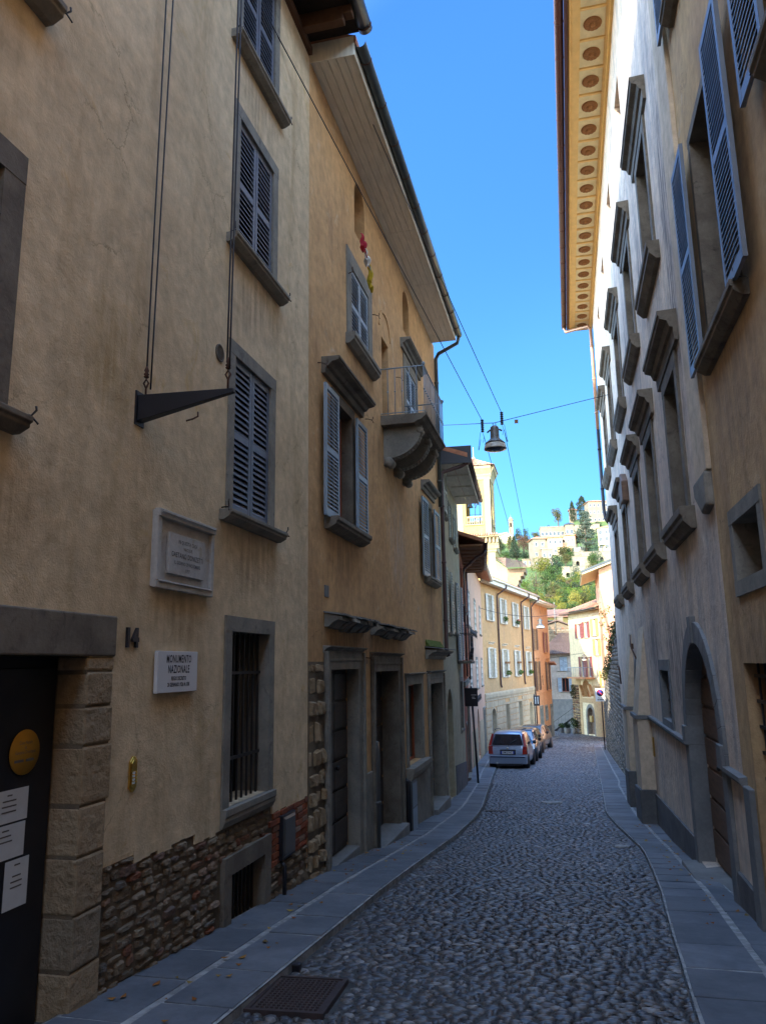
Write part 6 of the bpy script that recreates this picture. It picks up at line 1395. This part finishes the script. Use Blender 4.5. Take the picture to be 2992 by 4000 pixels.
# ------------------------------------------------------------------ cars
def paint(name, c, r_=.25, metal=.5):
    m, nt, b = base_mat(name, r_, .5, metal); b.inputs['Base Color'].default_value = (*c, 1); b.inputs['Coat Weight'].default_value = .6; b.inputs['Coat Roughness'].default_value = .05; M[name] = m
paint('silver_paint', (.26,.32,.42), .3, .45); paint('navy_paint', (.03,.05,.09), .25, .3); paint('bronze_paint', (.16,.12,.08), .3, .5); paint('grey_paint', (.10,.10,.10), .25, .4)
M['tyre'] = simple('tyre_rubber', (.018,.018,.018), .85, .2, bs=.1); M['plastic'] = simple('black_plastic', (.02,.02,.022), .6, .3, bs=0)
def lightm(n, c): 
    m, nt, b = base_mat(n, .12, .6); b.inputs['Base Color'].default_value = (*c, 1); b.inputs['Coat Weight'].default_value = .7; M[n] = m
lightm('tail_red', (.28,.004,.006)); lightm('head_clear', (.55,.55,.52)); lightm('plate_white', (.6,.6,.6)); lightm('plate_blue', (.02,.06,.35))
def car(x, y, rz, label, pm, ST, wh=.29, wb=(-1.15,1.15), rear_detail=True, name='parked_car'):
    """local y forwards; ST rows (y, w, zlow, belt, wroof, zroof)"""
    zb = road(y); pit = math.atan2(road(y+1)-road(y-1), 2); r_ = root(name, label, 'car', (x,y,zb), 0, 'cars parked along the left kerb')
    r_.rotation_euler = (pit if math.cos(rz) > 0 else -pit, 0, rz)
    def sec(s): y_, w, zl, be, wr, zr = s; return [(0,y_,zl),(w*.86,y_,zl),(w*.97,y_,zl+.10),(w,y_,(zl+be)*.52),(w*.965,y_,be),(wr,y_,max(zr-.05,be)),(wr*.86,y_,max(zr,be+.005)),(0,y_,max(zr+.02,be+.02))]
    b = MB(WORLD); b.smooth = True; secs = [sec(s) for s in ST]; rings = []
    for s in secs: rings.append([b.P(p) for p in s] + [b.P((-p[0],p[1],p[2])) for p in s[-2:0:-1]])
    n = len(rings[0])
    for q, w in zip(rings, rings[1:]):
        for k in range(n): b.face([q[k], q[(k+1)%n], w[(k+1)%n], w[k]])
    b.face(rings[0][::-1]); b.face(rings[-1]); body = b.build('body', pm, r_)
    es = body.modifiers.new('sub', 'SUBSURF'); es.levels = 1; es.render_levels = 2
    cab = [i for i, s in enumerate(ST) if s[5] > s[3]+.35]
    i0, i1 = cab[0], cab[-1]
    for sg in (-1, 1):                                    # side glass between pillars
        for a, c in ((cab[0], cab[len(cab)//2]), (cab[len(cab)//2], cab[-1])):
            b = MB(WORLD); A_, C_ = secs[a], secs[c]; t0, t1 = (.10,.93)
            def P_(S_, t, dy): e, f_ = Vector(S_[4]), Vector(S_[5]); q = e.lerp(f_, t); return (sg*(q.x+.004), q.y+dy, q.z)
            b.poly([P_(A_,t0,.06), P_(C_,t0,-.06), P_(C_,t1,-.06), P_(A_,t1,.06)]); b.build('side_window', 'pane', r_)
    for a, c, nm, dy in ((i0-1, i0, 'rear_window', -.012), (i1+1, i1, 'windscreen', .012)):
        b = MB(WORLD); lo_, hi = secs[a], secs[c]
        L0 = Vector((lo_[4][0]*.86, lo_[4][1], max(lo_[5][2], lo_[4][2]))); H0 = Vector((hi[6][0]*.98, hi[6][1], hi[6][2]-.03)); L, H = L0.lerp(H0, .10), L0.lerp(H0, .90)
        b.poly([(-L.x, L.y+dy*2, L.z+.01), (L.x, L.y+dy*2, L.z+.01), (H.x, H.y+dy*2, H.z+.02), (-H.x, H.y+dy*2, H.z+.02)]); b.build(nm, 'paneb' if nm == 'windscreen' else 'pane', r_)
    hw = max(s[1] for s in ST)
    for yy in wb:
        for sg in (-1, 1):
            b = MB(WORLD); xx = sg*(hw-.10)
            b.lathe((xx-.09,yy,wh), [(wh*.62,0),(wh*.94,.0),(wh,.03),(wh,.15),(wh*.94,.18),(wh*.62,.18)], 20, 'u'); wo = b.build('wheel', 'tyre', r_)
            b = MB(WORLD); b.lathe((xx-.085,yy,wh), [(.03,-.002),(wh*.61,.01),(wh*.61,.16),(.03,.172)], 14, 'u'); b.build('rim', 'lampl', wo)
            b = MB(WORLD); b.lathe((xx-.12,yy,wh+.02), [(wh*1.12,0),(wh*1.12,.225),(.02,.226)], 20, 'u'); b.build('wheel_arch', 'plastic', r_)
    for sg in (-1, 1):
        s = ST[i1]; b = MB(WORLD); b.lathe((sg*(s[1]+.09), s[0]+.12, s[3]+.10), [(.03,-.09),(.075,-.06),(.08,.05),(.04,.08)], 10, 'o'); b.build('mirror', 'plastic', r_)
    return r_, secs
PA = [(-1.77,.62,.30,.56,.5,.56), (-1.765,.74,.28,.66,.5,.66), (-1.73,.78,.24,.92,.6,.93), (-1.52,.79,.22,.95,.60,1.47), (-1.1,.79,.20,.95,.62,1.54), (0.0,.79,.20,.94,.62,1.55), (.45,.79,.20,.93,.60,1.49), (1.02,.78,.22,.92,.5,.98), (1.5,.76,.24,.82,.5,.86), (1.72,.68,.26,.66,.5,.70), (1.77,.55,.30,.5,.4,.52)]
r_, secs = car(-2.62, 35.05, R(-3), 'small silver hatchback seen from behind, nearest of the parked cars', 'silver_paint', PA)
for sg in (-1, 1):
    b = MB(WORLD); b.hexa([(sg*.60,-1.785,.62),(sg*.79,-1.76,.62),(sg*.80,-1.60,.62),(sg*.6,-1.60,.62),(sg*.62,-1.77,.94),(sg*.785,-1.735,.94),(sg*.79,-1.58,.94),(sg*.6,-1.58,.94)]); b.build('tail_light', 'tail_red', r_)
    b = MB(WORLD); b.hexa([(sg*.67,-1.745,.95),(sg*.79,-1.725,.95),(sg*.79,-1.60,.95),(sg*.67,-1.60,.95),(sg*.60,-1.55,1.42),(sg*.67,-1.53,1.42),(sg*.67,-1.45,1.42),(sg*.58,-1.45,1.42)]); b.build('pillar_light', 'tail_red', r_)
    b = MB(WORLD); b.tube([(sg*.56,-1.3,1.56),(sg*.57,-1.2,1.60),(sg*.57,.1,1.61),(sg*.55,.2,1.57)], .018, 6); b.build('roof_rail', 'plastic', r_)
b = MB(WORLD); b.hexa([(-.76,-1.86,.24),(.76,-1.86,.24),(.80,-1.60,.24),(-.80,-1.60,.24),(-.76,-1.87,.56),(.76,-1.87,.56),(.80,-1.60,.58),(-.80,-1.60,.58)]); bp = b.build('bumper', 'silver_paint', r_, bevel=.03)
b = MB(WORLD); b.box(-.70,.70,-1.885,-1.86,.49,.535); b.build('bumper_strip', 'navy_paint', bp); b = MB(WORLD); b.box(-.5,.55,-1.865,-1.6,.18,.25); b.build('valance', 'plastic', bp)
b = MB(WORLD); b.lathe((-.42,-1.86,.27), [(.03,0),(.04,-.08),(.03,-.09)], 10, 'o'); b.build('exhaust', 'lampl', r_)
b = MB(WORLD); b.box(-.31,.33,-1.80,-1.77,.60,.80); pb = b.build('plate_recess', 'plastic', r_)
b = MB(WORLD); b.box(-.27,.27,-1.815,-1.801,.63,.74); b.build('number_plate', 'plate_white', pb)
b = MB(WORLD); b.box(-.27,-.225,-1.819,-1.8155,.63,.74); b.box(.225,.27,-1.819,-1.8155,.63,.74); b.build('plate_band', 'plate_blue', pb)
b = MB(WORLD); add_text(b, 'DM 221WZ', .10, 0, -1.8175, .685, .72, .002); b.build('plate_lettering', 'ink', pb)
b = MB(WORLD); b.lathe((0,-1.765,.86), [(.035,0),(.045,-.012),(.01,-.02)], 12, 'o'); b.build('badge', 'lampl', r_)
b = MB(WORLD); b.tube([(.02,-1.765,.95),(.1,-1.745,1.05),(.36,-1.67,1.2)], .012, 5); b.build('wiper', 'plastic', r_)
b = MB(WORLD); b.tube([(0,-1.0,1.56),(0,-1.15,1.72)], .006, 4); b.build('aerial', 'plastic', r_)
HB = [(-2.0,.66,.32,.6,.5,.62), (-1.95,.80,.26,.85,.6,.86), (-1.75,.84,.22,.96,.62,1.30), (-1.2,.85,.20,.96,.64,1.47), (-.1,.85,.20,.94,.65,1.50), (.35,.85,.20,.93,.62,1.44), (1.05,.84,.22,.91,.55,.98), (1.65,.82,.24,.80,.5,.86), (1.95,.72,.28,.66,.5,.70), (2.0,.58,.32,.5,.4,.54)]
for x, y, rz, lab, pm in ((-2.55, 39.6, R(178), 'dark blue hatchback facing the camera right behind the silver hatchback', 'navy_paint'), (-2.72, 44.6, R(174), 'low bronze-brown car, third in the parked row', 'bronze_paint'), (-2.45, 50.0, R(171.5), 'grey-brown car with curved pale pillars, farthest in the parked row', 'grey_paint')):
    r_, secs = car(x, y, rz, lab, pm, HB if 'low' not in lab else [(a, w, zl, be, wr, zr*.98 if zr > 1 else zr) for a, w, zl, be, wr, zr in HB], .31, (-1.28,1.22))
    for sg in (-1, 1):
        b = MB(WORLD); b.hexa([(sg*.50,1.93,.62),(sg*.78,1.80,.62),(sg*.80,1.55,.66),(sg*.5,1.75,.66),(sg*.52,1.86,.76),(sg*.79,1.70,.80),(sg*.80,1.50,.84),(sg*.5,1.70,.80)]); b.build('headlight', 'head_clear', r_)
    b = MB(WORLD); b.box(-.42,.42,1.965,2.0,.42,.56); b.build('grille', 'plastic', r_)
    b = MB(WORLD); b.box(-.26,.26,2.0,2.012,.38,.49); b.build('number_plate', 'plate_white', r_)
